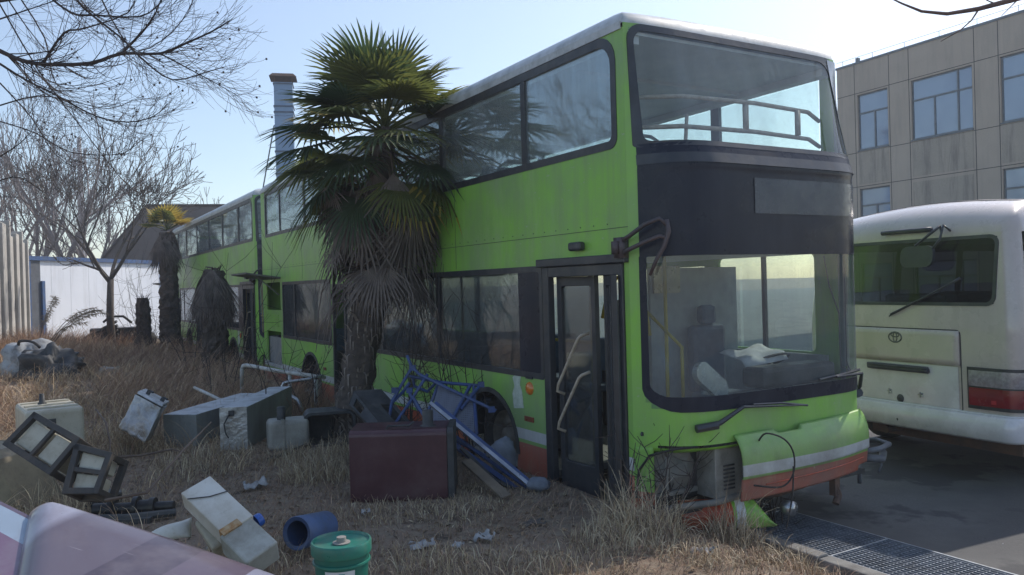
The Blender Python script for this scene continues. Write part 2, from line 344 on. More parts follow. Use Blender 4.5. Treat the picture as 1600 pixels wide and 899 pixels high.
# ================================================================ BUS
W=2.5; LEN=11.6; PW=7.0
def Nz(z):
    if z<2.95: return .43
    t=min(1,(z-2.95)/1.25); return .43*(1-t)**1.15+.015
def Fr(s,z,off=0):
    k=abs(2*s/W-1); n=Nz(z)
    y=-n*(1-k**PW)-off
    return Vector((s,y,z))
def make_bus():
    root=empty('double_decker_bus',B0,A1)
    # ---- near side
    def arc(c,r,zb,n=10):
        a0=math.asin((c[1]-zb)/r) if r>c[1]-zb else 0
        return [(c[0]+r*math.cos(PI+a0-(PI+2*a0)*k/n) ,c[1]+r*math.sin(PI+a0-(PI+2*a0)*k/n)) for k in range(n+1)]
    ZB=.25
    out=[(0,ZB),(.06,ZB),(.06,2.23),(1.22,2.23),(1.22,ZB)]
    out+=arc((2.3,.45),.56,ZB)
    out+=[(6.2,ZB),(6.2,2.16),(7.26,2.16),(7.26,ZB)]
    out+=arc((8.45,.45),.56,ZB)
    out+=[(LEN,ZB),(LEN,4.05),(0,4.05)]
    holes=[rrect(.14,3.17,11.25,4.0,[.07,.05,.05,.2]),rrect(1.26,1.22,6.16,2.22,.03),rrect(7.30,1.22,10.12,2.22,.03),rrect(10.28,1.71,11.3,2.24,.02),rrect(10.30,.66,11.36,1.30,.02)]
    b=MB(); b.plate(out,holes,lambda y,z,t:Vector((t,y,z)),.03); b.build('side_panel','side',root)
    # far side
    outf=[(0,ZB)]+arc((2.3,.45),.56,ZB)+arc((8.45,.45),.56,ZB)+[(LEN,ZB),(LEN,4.05),(0,4.05)]
    hf=[rrect(.14,3.17,11.25,4.0,.06),rrect(.25,1.35,1.5,2.3,.06),rrect(1.7,1.3,10.12,2.22,.03)]
    b=MB(); b.plate(outf,hf,lambda y,z,t:Vector((W-t,y,z)),.03); b.build('side_panel','side',root)
    # rear
    b=MB(); b.plate([(0.03,ZB),(W-.03,ZB),(W-.03,4.05),(.03,4.05)],[rrect(.3,3.2,W-.3,3.9,.1)],lambda x,z,t:Vector((x,LEN-t,z)),.03); b.build('rear_panel','side',root)
    b=MB(); b.box((.28,LEN-.02,3.18),(W-.28,LEN+.005,3.92)); b.build('rear_window','glass_up',root)
    # ---- window frames upper
    fm=MB()
    def vbar(y,w,z0,z1,x0=-.006,x1=.04): fm.box((x0,y-w/2,z0),(x1,y+w/2,z1))
    band=rrect(.10,3.13,11.29,4.04,[.09,.06,.06,.22]); inner=rrect(.165,3.195,11.22,3.965,[.05,.03,.03,.17])
    fm.plate(band,[inner],lambda y,z,t:Vector((-.006+t,y,z)),.05)
    UM=[1.49,3.25,5.0,6.8,8.62,10.2]
    for y in UM: vbar(y,.075 if y<4 or 8<y<9 else .025,3.196,3.964,-.004)
    fm.build('window_frame','black',root)
    ed=[.165]+UM+[11.22]
    for i in range(len(ed)-1):
        gmb=MB(); gmb.box((.008,ed[i]+.0,3.19),(.013,ed[i+1],3.97)); gmb.build('window','glass_up',root)
    # lower frames
    fm=MB()
    for (y0,y1) in ((1.24,6.18),(7.28,10.14)):
        fm.plate(rrect(y0,1.20,y1,2.24,.03),[rrect(y0+.05,1.255,y1-.05,2.185,.03)],lambda y,z,t:Vector((-.005+t,y,z)),.04)
    LM=[3.45,5.2]
    for y in LM: vbar(y,.07,1.256,2.184,-.003)
    vbar(9.35,.06,1.256,2.184,-.003)
    fm.build('window_frame','black',root)
    bp=MB(); bp.box((-.002,1.2905,1.256),(.02,1.66,2.184)); bp.build('blank_window_panel','bglass',root)
    for y0,y1 in ((1.66,3.45),(3.45,5.2),(5.2,6.13),(7.33,9.35),(9.35,10.09)):
        gmb=MB(); gmb.box((.008,y0,1.25),(.013,y1,2.19)); wnd=gmb.build('window','glass_low',root)
    # far side windows
    for y in UM: fm=MB(); fm.box((W-.04,y-.06,3.17),(W+.003,y+.06,4.0)); fm.build('window_mullion','black',root)
    for y in (3.5,5.3,7.1,8.9): fm=MB(); fm.box((W-.04,y-.06,1.3),(W+.003,y+.06,2.22)); fm.build('window_mullion','black',root)
    fm=MB(); fm.box((W-.035,.86,1.35),(W+.003,.90,2.3)); fm.build('window_mullion','black',root)
    for y0,y1,z0,z1 in [(ed[i],ed[i+1],3.17,4.0) for i in range(len(ed)-1)]+[(.25,1.5,1.35,2.3),(1.7,5.3,1.3,2.22),(5.3,10.12,1.3,2.22)]:
        gmb=MB(); gmb.box((W-.018,y0,z0),(W-.013,y1,z1)); gmb.build('window','glass_far',root)
    # ---- roof
    def roof(u,v):
        s=u*W; y0=Fr(s,4.08).y; 
        # eased stations towards both ends
        y=y0+(LEN-y0)*v
        d=min(s,W-s); e=.26; q=min(1,d/e); a=math.sqrt(max(0,1-(1-q)**2))
        dl=min(y-y0,LEN-y); q2=min(1,dl/.42); a2=math.sqrt(max(0,1-(1-q2)**2))
        return Vector((s,y,4.085+.17*min(a,a2)*1.0+.03*math.sin(PI*u)*a*a2))
    us=[0,.004,.012,.025,.045,.07,.1,.2,.35,.5,.65,.8,.9,.93,.955,.975,.988,.996,1]; vs_=[0,.0015,.004,.008,.014,.022,.034,.06,.2,.4,.6,.8,.95,.966,.978,.986,.994,.998,1]
    rb=MB(); vv=[roof(u,v) for v in vs_ for u in us]; n=len(us)
    rb.add(vv,[(j*n+i,j*n+i+1,(j+1)*n+i+1,(j+1)*n+i) for j in range(len(vs_)-1) for i in range(n-1)])
    rf=rb.build('roof','roof',root,smooth=True)
    rl_=MB(); rl_.box((-.012,.02,4.04),(-.001,LEN,4.10)); rl_.box((W+.001,.02,4.04),(W+.012,LEN,4.10)); 
    for i in range(7): rl_.box((.4,1.2+i*1.6,4.272),(2.1,1.23+i*1.6,4.292))
    rl_.build('gutter','roof',rf)
    # ---- front shell
    def patch(name,s0,s1,z0,z1,off,m,nu=60,nv=None,keep=None,solid=.012,smooth=True):
        nv=nv or max(2,int((z1-z0)/.02)); b=MB()
        b.grid(lambda u,v:Fr(s0+(s1-s0)*u,z0+(z1-z0)*v,off),nu,nv,(lambda u,v:keep(s0+(s1-s0)*u,z0+(z1-z0)*v)) if keep else None)
        o=b.build(name,m,root,smooth=smooth,solid=0); return o
    def inside(s,z,a0,b0,a1,b1,r):
        if not(a0<s<a1 and b0<z<b1): return False
        rr=r
        cx=min(max(s,a0+rr),a1-rr); cz=min(max(z,b0+rr),b1-rr)
        return (s-cx)**2+(z-cz)**2<rr*rr or (cx==s or cz==z)
    def ring(name,o_,i_,off,m,th=.012):
        """a band between two outlines laid on the curved front"""
        b=MB(); n=len(o_)
        vs=[Fr(a,z,off) for a,z in o_]+[Fr(a,z,off) for a,z in i_]+[Fr(a,z,off-th) for a,z in o_]+[Fr(a,z,off-th) for a,z in i_]
        fs=[]
        for i in range(n):
            j=(i+1)%n; fs+=[(i,j,j+n,i+n),(i,i+2*n,j+2*n,j),(i+n,j+n,j+3*n,i+3*n)]
        b.add(vs,fs); return b.build(name,m,root)
    def rr2(a0,b0,a1,b1,r,k=14,n=5):
        """rounded outline with straight edges subdivided"""
        base=rrect(a0,b0,a1,b1,r,n); outp=[]; N_=len(base)
        for i in range(N_):
            p=base[i]; q=base[(i+1)%N_]; outp.append(p)
            if i%(n+1)==n:
                for j in range(1,k): outp.append((p[0]+(q[0]-p[0])*j/k,p[1]+(q[1]-p[1])*j/k))
        return outp
    LW=(.035,1.075,2.49,2.99); 
    patch('front_panel',.0,2.5,.80,4.086,0,'front',nu=110,keep=lambda s,z: not inside(s,z,.05,1.11,2.47,4.05,.16) and not(.10<s<2.4 and z<.82))
    # lower windscreen unit: black border, glass, black upper panel
    ring('windscreen_surround',rr2(*LW[:2],LW[2],2.27,[.17,.17,.01,.01],40),rr2(.060,1.19,2.46,2.262,[.10,.10,.01,.01],40),.010,'bglass')
    gl=patch('windscreen',.045,2.48,1.10,2.27,.004,'glass_lowfront',nu=110,nv=26,keep=lambda s,z:inside(s,z,.045,1.09,2.485,2.6,.1))
    patch('destination_panel',.035,2.49,2.265,3.0,.008,'bglass',nu=110,nv=20)
    dsp=patch('destination_display',.92,2.30,2.585,2.865,.014,mat('display_pane',(.030,.042,.062),(.05,.06,.08),rough=.25,spec=.4),nu=30,nv=6)
    patch('seam_trim',.03,2.49,2.965,3.045,.018,'black',nu=110,nv=3)
    patch('destination_panel',.035,2.49,3.005,3.125,.010,'bglass',nu=110,nv=4)
    # upper windscreen
    ring('windscreen_surround',rr2(.025,3.10,2.49,4.08,[.03,.03,.16,.12],40),rr2(.07,3.14,2.36,4.025,[.05,.05,.16,.10],40),.012,'black')
    patch('windscreen',.04,2.38,3.12,4.05,.006,'glass_front',nu=90,nv=20)
    patch('windscreen',2.345,2.495,3.12,4.06,.016,mat('glass_edge_reflection',(.30,.34,.38),(.2,.24,.27),rough=.3,coat=.5),nu=24,nv=20)  # pale reflection on the wrapped glass edge, put into its colour
    # inner side of front pillars
    b=MB(); b.grid(lambda u,v:Fr(.005+.05*u,1.0+3.0*v,-.03),3,30); b.grid(lambda u,v:Fr(2.44+.05*u,1.0+3.0*v,-.03),3,30); b.build('pillar_lining','int',root,smooth=True)
    # lower lip under the windscreen, curling in
    b=MB(); b.grid(lambda u,v:Fr(.0+2.5*u,.80-.05*v,-.12*v**2),110,4); b.build('panel_lip','green',root,smooth=True)
    # left corner post down to the ground
    b=MB(); b.grid(lambda u,v:Fr(.0+.07*u,.30+.5*v),4,20); b.build('corner_post','front',root,smooth=True,solid=.02); b=MB(); b.grid(lambda u,v:Fr(2.42+.08*u,.30+.5*v),10,20); b.build('corner_post','front',root,smooth=True,solid=.02)
    # ---- open headlamp bay
    bay=MB(); bay.box((.07,-.05,.30),(2.43,.02,.80)); bay.box((.07,-.27,.29),(2.43,-.05,.33)); bay.build('bumper_bay','dark',root)
    hs=MB(); hs.box((.50,-.36,.38),(.80,-.06,.77)); 
    for i in range(7): hs.box((.58,-.372,.44+i*.03),(.70,-.36,.455+i*.03),1)
    hs.box((.80,-.32,.33),(.86,-.10,.79)); hb=hs.build('lamp_bracket',[mat('grey_bracket',(.30,.29,.26),(.20,.195,.175),rough=.7,dirt=(.1,.08,.06)),'dark'],root,bevel=.008)
    hp=MB(); hp.grid(lambda u,v:Vector((.10+.42*u,-.12-.10*math.sin(PI*u)*math.sin(PI*v)-.02*noise.noise(Vector((u*6,v*6,0))),.40+.39*v)),16,12); hp.box((.13,-.20,.42),(.47,-.10,.46)); hp.tube([(.12,-.23,.46),(.12,-.24,.74)],.014); hp.tube([(.64,-.28,.74),(.7,-.3,.78),(.76,-.27,.74),(.72,-.27,.6)],.022); hp.tube([(.1,-.22,.34),(.5,-.36,.36),(1.1,-.38,.40)],.028,8)
    hp.build('lamp_bucket',mat('dusty_plastic',(.15,.148,.135),(.24,.225,.20),rough=.85,dirt=(.2,.17,.13)),root,bevel=.02)
    ar=MB(); ar.tube([Fr(.0,.40,.01),Fr(.01,.62,.02),Fr(.05,.74,.02),Fr(.16,.80,.02),Fr(.3,.815,.02)],.010); ar.build('lamp_seal','rubber',root)
    # bumper flap, pushed open
    def fl(u,v):
        s=.62+1.62*u; bend=.52+.03*math.sin(PI*min(1,u*1.1)); k=max(0,2*s/W-1)**3
        z=.0+.50*v+.03*u
        y=-(bend-.16*k)-.02*math.sin(PI*v)
        y+= .07*(v**7) + .015*(1 if v<.33 else 0)
        if v>.97 and .26<u<.42: z-=.055
        return Vector((s,y,.375+z))
    def flp(u,v):
        p=fl(u,v); return Vector((p.x,p.y,p.z-.375))
    fb=MB(); fb.grid(flp,60,34,lambda u,v: not(v>.93 and .27<u<.40) and not(v<.10 and u>.9)); 
    fo=fb.build('bumper_panel','flap',root,smooth=True,solid=.014,loc=(0,0,.375))
    eb=MB(); eb.tube([fl(u/20,.20)+Vector((0,-.004,0)) for u in range(3,20)],.005,5); eb.build('bumper_seam','orange',root)
    bm_=MB(); bm_.tube([(.3,-.22,.33),(1.25,-.30,.30),(2.2,-.22,.33)],.03,8); bm_.box((1.72,-.50,.24),(1.78,-.44,.40)); bm_.tube([(1.75,-.47,.34),(1.77,-.49,.24),(1.72,-.50,.18)],.03,8); bm_.build('tow_beam','rust',root)
    fg=MB(); fg.lathe([(0,-.0),(.05,.0),(.06,.03),(.06,.09),(0,.1)],16,Matrix.Translation((1.15,-.45,.24))@Matrix.Rotation(R(90),4,'X')); fg.build('fog_lamp','steel',root,smooth=True)
    hk=MB(); hk.tube([(2.25,-.38,.52),(2.42,-.44,.54),(2.60,-.40,.55),(2.68,-.22,.55),(2.60,-.02,.52)],.025,8); hk.tube([(2.30,-.34,.46),(2.5,-.40,.43),(2.66,-.30,.45)],.034,8); hk.tube([(2.66,-.26,.5),(2.70,-.25,.32),(2.66,-.25,.26)],.012); hk.tube([(2.45,-.2,.45),(2.45,-.2,.18)],.02)
    hk.build('bumper_bracket',mat('bracket_grey',(.13,.14,.16),(.08,.08,.09),rough=.6),root,smooth=True)
    cb=MB(); cb.tube(smooth([Fr(.83,.80,.06),Vector((.80,-.60,.89)),Vector((.93,-.66,.84)),Vector((1.02,-.67,.72)),Vector((1.02,-.66,.56)),Vector((.92,-.63,.47)),Vector((.7,-.56,.50))]),.007); cb.tube(smooth([Vector((1.02,-.665,.62)),Vector((1.0,-.665,.40)),Vector((.93,-.66,.16))]),.007)
    cb.build('hanging_cable','rubber',root)
    # ---- wipers
    wp=MB(); q=[(.35,.965,.045),(.45,.99,.06),(.69,1.09,.055),(.81,1.08,.05),(1.42,1.03,.05)]
    wp.tube([Fr(*c) for c in q],[.022,.02,.014,.010,.006],6); wp.tube([Fr(.81,1.095,.04),Fr(1.13,1.075,.04),Fr(1.44,1.025,.04)],.009,5); wp.tube([Fr(.28,.955,.04),Fr(.44,.975,.05)],.032,8); wp.build('wiper','black',root)
    wp=MB(); wp.tube([Fr(1.60,1.22,.035),Fr(1.9,1.24,.035),Fr(2.22,1.25,.035)],.012,5); wp.tube([Fr(1.8,1.23,.05),Fr(2.22,1.22,.06),Fr(2.38,1.08,.06),Fr(2.46,.98,.06)],[.01,.014,.018,.03],6)
    wp.tube([Fr(2.38,1.02,.05),Fr(2.5,.96,.06)],.04,8); wp.build('wiper','black',root)
    # ---- mirror arm at the door corner
    ma=MB(); ma.box((-.075,-.005,2.26),(-.002,.09,2.42)); ma.box((-.11,.02,2.29),(-.07,.075,2.39))
    for z,dz in ((2.31,.0),(2.41,.03)):
        ma.tube([(-.05,.03,z-.02),(-.06,-.08,z+.01),(-.02,-.22,z+.06+dz),(.05,-.31,z+.10+dz),(.09,-.34,z+.08)],.017,6)
    ma.tube([(.09,-.34,2.53),(.10,-.35,2.44),(.07,-.33,2.33),(.04,-.28,2.24),(.02,-.22,2.12)],[.02,.02,.018,.016,.012],6)
    ma.build('mirror_arm',mat('worn_mirror_arm',(.05,.045,.05),(.10,.07,.07),rough=.5),root,smooth=True)
    # ---- door
    dr=MB(); dr.box((-.05,-.0,2.225),(.03,1.27,2.295)); dr.box((-.02,1.12,.18),(.05,1.218,2.224)); dr.box((-.02,.062,.18),(.05,.12,2.224)); dr.box((-.015,.12,2.13),(.04,1.12,2.224)); dr.build('door_frame','black',root,bevel=.008)
    def leaf(x0,y0,x1,y1,name='door_leaf'):
        L=math.hypot(x1-x0,y1-y0); th=math.atan2(y1-y0,x1-x0)
        mx=Matrix.Translation((x0,y0,0))@Matrix.Rotation(th,4,'Z')
        d=MB(); d.plate([(0,.22),(L,.22),(L,2.13),(0,2.13)],[rrect(.055,.50,L-.055,2.05,.03)],lambda a,z,t:mx@Vector((a,t,z)),.035)
        o=d.build(name,'black',root,bevel=.006)
        gp=MB(); gp.box((.05,.015,.5),(L-.05,.02,2.05),mx=mx); gp.build('pane',MT['glass_low'],o)
        return o
    l1=leaf(.06,1.09,.10,.58)
    hd=MB()
    for z0 in (1.13,.80):
        hd.tube([(.03,.97,z0-.03),(-.03,1.0,z0),(-.035,.97,z0+.06),(-.035,.66,z0+.47),(-.03,.62,z0+.50),(.05,.62,z0+.52)],.014,8)
    hd.build('grab_rail','rail',l1,smooth=True)
    leaf(.03,.36,-.08,.12)
    st=MB(); st.box((.0,.06,.14),(.75,1.22,.20)); st.build('step','floor',root); st=MB(); st.box((-.03,.06,.13),(.0,1.22,.205)); st.build('step_edge','steel',root)
    # mid door: dark leaves
    d=MB(); d.box((.0,6.2,.2),(.04,6.26,2.16)); d.box((.0,7.2,.2),(.04,7.26,2.16)); d.box((.0,6.26,2.08),(.04,7.2,2.16)); d.build('door_frame','black',root)
    for (a,c) in ((6.28,.52),(6.80,.38)): leaf(.07,a,.07+ (0 if a<6.5 else .14),a+c)
    # ---- rear service bay
    rb=MB(); rb.box((.35,10.25,.6),(.36,11.4,2.3)); rb.box((.03,10.2,1.32),(.5,11.45,1.69)); rb.box((.06,10.35,.7),(.34,10.8,1.1)); rb.box((.1,10.9,.75),(.34,11.2,1.2)); rb.build('engine_bay','dark',root)
    lv=MB()
    for i in range(6): lv.box((-.012,10.42,1.40+i*.04),(.0,10.95,1.42+i*.04))
    lv.build('louvre','green',root)
    fl_=MB(); mxx=Matrix.Translation((0,0,2.32))@Matrix.Rotation(R(98),4,'Y'); fl_.box((-.0,10.2,.0),(.02,11.5,.02)); 
    hx=MB(); hx.add([(-.01,10.2,2.30),(-.01,11.5,2.30),(-.62,11.55,2.40),(-.62,10.25,2.40),(-.01,10.2,2.335),(-.01,11.5,2.335),(-.62,11.55,2.43),(-.62,10.25,2.43)],[(0,1,2,3),(4,7,6,5),(0,4,5,1),(1,5,6,2),(2,6,7,3),(3,7,4,0)]); hx.tube([(-.02,10.3,2.0),(-.45,10.32,2.38)],.012); hx.build('open_hatch',mat('hatch_dusty',(.16,.16,.13),(.1,.1,.09),rough=.7),root)
    # ---- small things on the side
    mk=MB(); mk.lathe([(0,.03),(.03,.028),(.055,.018),(.062,.0)],20,Matrix.Translation((0,1.5,1.10))@Matrix.Rotation(R(-90),4,'Y')); mk.build('indicator_lamp','amber',root,smooth=True)
    mk=MB(); mk.box((-.012,1.44,.785),(0,1.60,.835)); mk.build('side_reflector','brownlens',root,bevel=.005)
    mk=MB(); mk.box((-.012,7.62,.785),(0,7.76,.835)); mk.build('side_reflector','brownlens',root,bevel=.005)
    mk=MB(); mk.box((-.012,1.44,1.19),(0,1.56,1.215)); mk.build('vent','black',root)
    mk=MB(); mk.box((-.07,.56,2.345),(0,.73,2.42)); mk.build('side_camera_box','black',root,bevel=.02)
    mk=MB(); mk.lathe([(0,.012),(.014,.012),(.018,0)],12,Matrix.Translation(Fr(.03,.90))@Matrix.Rotation(R(90),4,'X')); mk.build('bolt_cap','black',root)
    # peeled patch
    pp=[(1.62,.90),(1.80,.88),(1.82,1.02),(1.78,1.10),(1.81,1.18),(1.74,1.22),(1.66,1.20),(1.68,1.12),(1.64,1.05)]
    mk=MB(); mk.plate(pp,[],lambda y,z,t:Vector((-.0025+t,y,z)),.002); mk.build('peeled_paint_patch',mat('bare_filler',(.5,.55,.48),(.36,.42,.33),rough=.8,scale=20),root)
    # fleet of seam lines
    sm=MB()
    for y in (4.1,): sm.box((-.002,y,.26),(0,y+.005,1.19))
    for y in (2.95,5.9,8.8): sm.box((-.002,y,2.26),(0,y+.004,3.12))
    for k in range(60): sm.box((-.004,.25+k*.185,2.535),(0,.258+k*.185,2.543))
    for y in (9.6,10.18): sm.box((-.002,y,.3),(0,y+.006,1.19))
    sm.box((-.003,0,2.50),(0,11.6,2.504)); sm.build('panel_seam','dark',root)
    # ---- wheels
    for x in (.30,W-.30):
        for y,dual in ((2.3,0),(8.45,1)):
            sx=-1 if x<1 else 1
            mx=Matrix.Translation((x,y,.49))@Matrix.Rotation(R(90)*sx,4,'Y')
            tb=MB(); tb.lathe([(.29,.10),(.33,.135),(.43,.14),(.475,.11),(.48,.0),(.475,-.11),(.43,-.14),(.29,-.1)],36,mx)
            wh=tb.build('wheel','rubber',root,smooth=True)
            rb=MB(); rb.lathe([(.30,.105),(.285,.09),(.27,.02),(.20,-.0),(.12,.03),(.11,.10),(.0,.11)],28,mx)
            for k in range(10): rb.lathe([(0,.045),(.014,.04),(.014,0)],6,mx@Matrix.Translation((.155*math.cos(k*PI/5),.155*math.sin(k*PI/5),.01)))
            rb.build('rim','rim',wh,smooth=True)
    for y in (2.3,8.45):
        for x0,x1 in ((.03,.62),(W-.62,W-.03)):
            ab=MB()
            pr=[(y+.575*math.cos(PI*k/12),.45+.575*math.sin(PI*k/12)) for k in range(13)]
            ab.add([(x0,a,z) for a,z in pr]+[(x1,a,z) for a,z in pr],[(i,i+1,i+14,i+13) for i in range(12)])
            ab.box((x1-.01 if x0<1 else x0,y-.57,.3),(x1 if x0<1 else x0+.01,y+.57,1.02))
            sx0=-.01 if x0<1 else W-.02
            rg=[(y+.59*math.cos(PI*k/16),.45+.59*math.sin(PI*k/16)) for k in range(17)]+[(y-.54*math.cos(PI*k/16),.45+.54*math.sin(PI*k/16)) for k in range(17)]
            ab.plate(rg,[],lambda a,z,t:Vector((sx0+t,a,z)),.03)
            ab.build('wheel_arch','dark',root)
    # ---- interior
    it=MB(); it.box((.04,.75 if 0 else 1.25,.30),(W-.04,LEN-.05,.36)); it.box((.80,-.22,.30),(W-.06,1.25,.36)); it.box((.05,9.4,.36),(W-.05,LEN-.05,1.18)); it.build('lower_floor','floor',root)
    it=MB(); it.box((.035,1.2,2.29),(W-.035,LEN-.05,2.42)); it.box((.04,.02,2.29),(W-.04,1.2,2.42)); it.box((.35,-.22,2.29),(W-.35,.02,2.42)); it.build('upper_floor','intl',root)
    it=MB(); it.box((.04,-.02,3.995),(W-.04,LEN-.05,4.02)); it.box((.04,.0,3.93),(.16,LEN-.05,3.994)); it.box((W-.16,.0,3.93),(W-.04,LEN-.05,3.994))
    for y in (1.0,2.6,4.2,5.8,7.4,9.0): it.box((.17,y,3.96),(W-.17,y+.06,3.994))
    it.build('ceiling','intl',root)
    it=MB(); it.box((.045,.1,2.43),(.08,LEN-.1,3.14)); it.box((W-.08,.1,2.43),(W-.045,LEN-.1,3.14)); it.box((.045,1.25,.37),(.08,1.7,2.27)); it.box((.2,-.08,2.43),(W-.2,-.04,3.05)); it.box((W-.08,.1,.37),(W-.045,1.6,1.33));it.box((W-.08,1.6,.37),(W-.045,LEN-.1,1.28)); it.build('wall_lining','int',root)
    # dashboard
    it=MB(); it.box((.85,-.22,.36),(2.1,.05,1.12)); it.box((2.1,-.05,.36),(2.42,.10,1.12)); it.box((1.35,-.10,1.12),(2.30,.16,1.30)); it.box((.38,-.16,.36),(.85,-.05,1.08)); it.build('dashboard','dark',root,bevel=.04)
    it=MB(); it.lathe([(.20,-.012),(.212,0),(.20,.012),(.188,0),(.20,-.012)],28,Matrix.Translation((1.85,.30,1.30))@Matrix.Rotation(R(-25),4,'X')); it.tube([(1.85,.28,1.29),(1.85,.12,1.1)],.025); it.tube([(1.66,.3,1.30),(2.04,.3,1.30)],.012); it.build('steering_wheel','dark',root)
    it=MB(); it.box((1.6,.62,.85),(2.1,1.08,.97)); it.box((1.62,1.02,.95),(2.08,1.14,1.62)); it.box((1.74,1.02,1.62),(1.96,1.12,1.82)); it.build('driver_seat','seat',root,bevel=.05)
    it=MB(); it.box((1.25,1.22,.36),(W-.06,1.26,2.2)); it.box((.82,.95,.36),(.86,1.25,1.9)); it.build('cab_partition','int',root)
    it=MB(); it.box((1.28,1.19,1.95),(1.62,1.218,2.22)); it.build('cab_locker',mat('locker_steel',(.5,.44,.34),rough=.3,metal=.6),root)
    it=MB()
    for x,y in ((.62,1.35),(.85,.55),(.75,2.6),(1.75,2.6),(.75,4.3),(1.75,4.3),(.75,6.1),(.75,7.3)): it.tube([(x,y,.36),(x,y,2.29)],.017,8)
    it.tube([(.62,1.35,1.5),(.62,2.6,1.5)],.017); it.tube([(.8,.3,1.0),(.8,.3,1.5),(.8,.9,1.9)],.016)
    it.tube([(.45,.95,1.75),(.5,.9,2.05),(.58,.75,2.18),(.62,.6,2.1),(.62,.5,1.6)],.016); it.build('grab_pole','yellow',root,smooth=True)
    # upper deck front rail (timber coloured worn tube)
    it=MB()
    for z in (3.30,3.54):
        it.tube([(.10,.10,z-.01),(.5,-.10,z),(1.25,-.16,z),(2.0,-.10,z),(2.40,.10,z-.01)],.019,8)
    for x in (1.16,1.80): it.box((x-.02,-.165,3.31),(x+.02,-.135,3.53))
    it.tube([(.55,.0,2.42),(.55,-.1,3.40)],.015); it.build('front_rail','rail',root,smooth=True)
    # seats: rows
    for row in range(9):
        y=1.5+row*1.05
        for x in (.15,1.45):
            if row==0 and x<1: continue
            sb=MB(); sb.box((x,y-.45,2.82),(x+.88,y,2.90)); 
            for k in (0,.45): sb.box((x+k,y-.02,2.86),(x+k+.42,y+.06,3.34))
            so_=sb.build('passenger_seat','seat',root,bevel=.03)
            fb=MB(); fb.tube([(x+.2,y-.2,2.42),(x+.2,y-.2,2.83)],.02); fb.tube([(x+.02,y+.05,3.1),(x+.02,y+.05,3.37),(x+.06,y+.05,3.40),(x+.82,y+.05,3.40),(x+.86,y+.05,3.37),(x+.86,y+.05,3.1)],.013,8); fb.build('seat_frame','steel',so_)
    # crew seat just behind the screen
    sb=MB(); sb.box((.72,.55,2.80),(1.12,.95,2.88)); sb.box((.74,.92,2.86),(1.10,.98,3.32))
    so_=sb.build('passenger_seat',mat('pale_seat',(.30,.34,.36),rough=.8),root,bevel=.04)
    fb=MB(); fb.tube([(.92,.7,2.42),(.92,.7,2.8)],.02); fb.tube([(.66,.9,3.38),(.66,.9,3.44),(1.02,.88,3.42),(1.16,.88,3.36),(1.18,.88,2.9)],.017,8); fb.tube([(.9,.9,3.4),(.9,.9,3.3)],.014); fb.build('seat_frame','steel',so_)
    for row in range(6):
        y=3.0+row*1.1
        if 5.9<y<7.6: continue
        for x in (.12,1.55):
            sb=MB(); sb.box((x,y-.42,.80),(x+.84,y,.88)); sb.box((x,y-.02,.84),(x+.84,y+.06,1.40)); sb.build('passenger_seat','seat',root,bevel=.03)
    # front cable and stickers on the lower screen
    it=MB(); it.tube([Fr(1.78,2.25,-.03),Fr(1.84,2.0,-.03),Fr(1.97,1.75,-.03),Fr(1.97,1.5,-.03),Fr(1.98,1.30,-.03),Fr(2.2,1.22,-.03)],.006,5); it.build('loose_wire','rubber',root)
    return root
bus=make_bus()
tag(bus,'wrecked lime green double decker bus nearest the camera, front bumper torn open','bus','green double decker buses in line')
# far bus in the same line: a copy standing 12.1 m behind
bus2=copy_tree(bus); bus2.location=B0+UY*12.15+UX*(-.02); bus2.name='double_decker_bus.001'
tag(bus2,'farther lime green double decker bus standing nose to tail behind the nearest one','bus','green double decker buses in line')
# loose mirror head on the dashboard, paper
def inbus(x,y,z): p=B0+UX*x+UY*y; return Vector((p.x,p.y,B0.z+z))
mh=MB(); 
mh.plate(rrect(-.20,-.085,.20,.085,.08),[],lambda a,b,t:Vector((a,t,b)),.05)
o=mh.build('mirror_head',mat('pale_mirror',(.42,.46,.48),rough=.25,metal=.3),smooth=False,bevel=.012); o.location=inbus(.66,-.17,1.25); o.rotation_euler=(R(-8),R(38),A1)
o.location=inbus(.64,-.22,1.27); tag(o,'pale oblong mirror head lying loose behind the lower windscreen','mirror')
pp=MB(); pp.grid(lambda u,v:Vector((.55*u,.32*v,.03*math.sin(9*u)*math.sin(7*v)-.05*(v<.15))),10,6); o=pp.build('crumpled_sheet',mat('white_paper',(.62,.62,.66),rough=.8),smooth=True,solid=.004); o.location=inbus(1.38,.12,1.34); o.rotation_euler=(R(12),R(-4),A1); tag(o,'crumpled white sheet lying on the dashboard of the nearest bus','paper')
st=MB()
for z0,n in ((2.12,1),(1.93,1)):
    for i in range(5):
        for j in range(4):
            if (i*3+j*5)%4: st.add([Fr(.12+.03*i+.0,z0+j*.028,.012),Fr(.143+.03*i,z0+j*.028,.012),Fr(.143+.03*i,z0+j*.028+.018,.012),Fr(.12+.03*i,z0+j*.028+.018,.012)],[(0,1,2,3)])
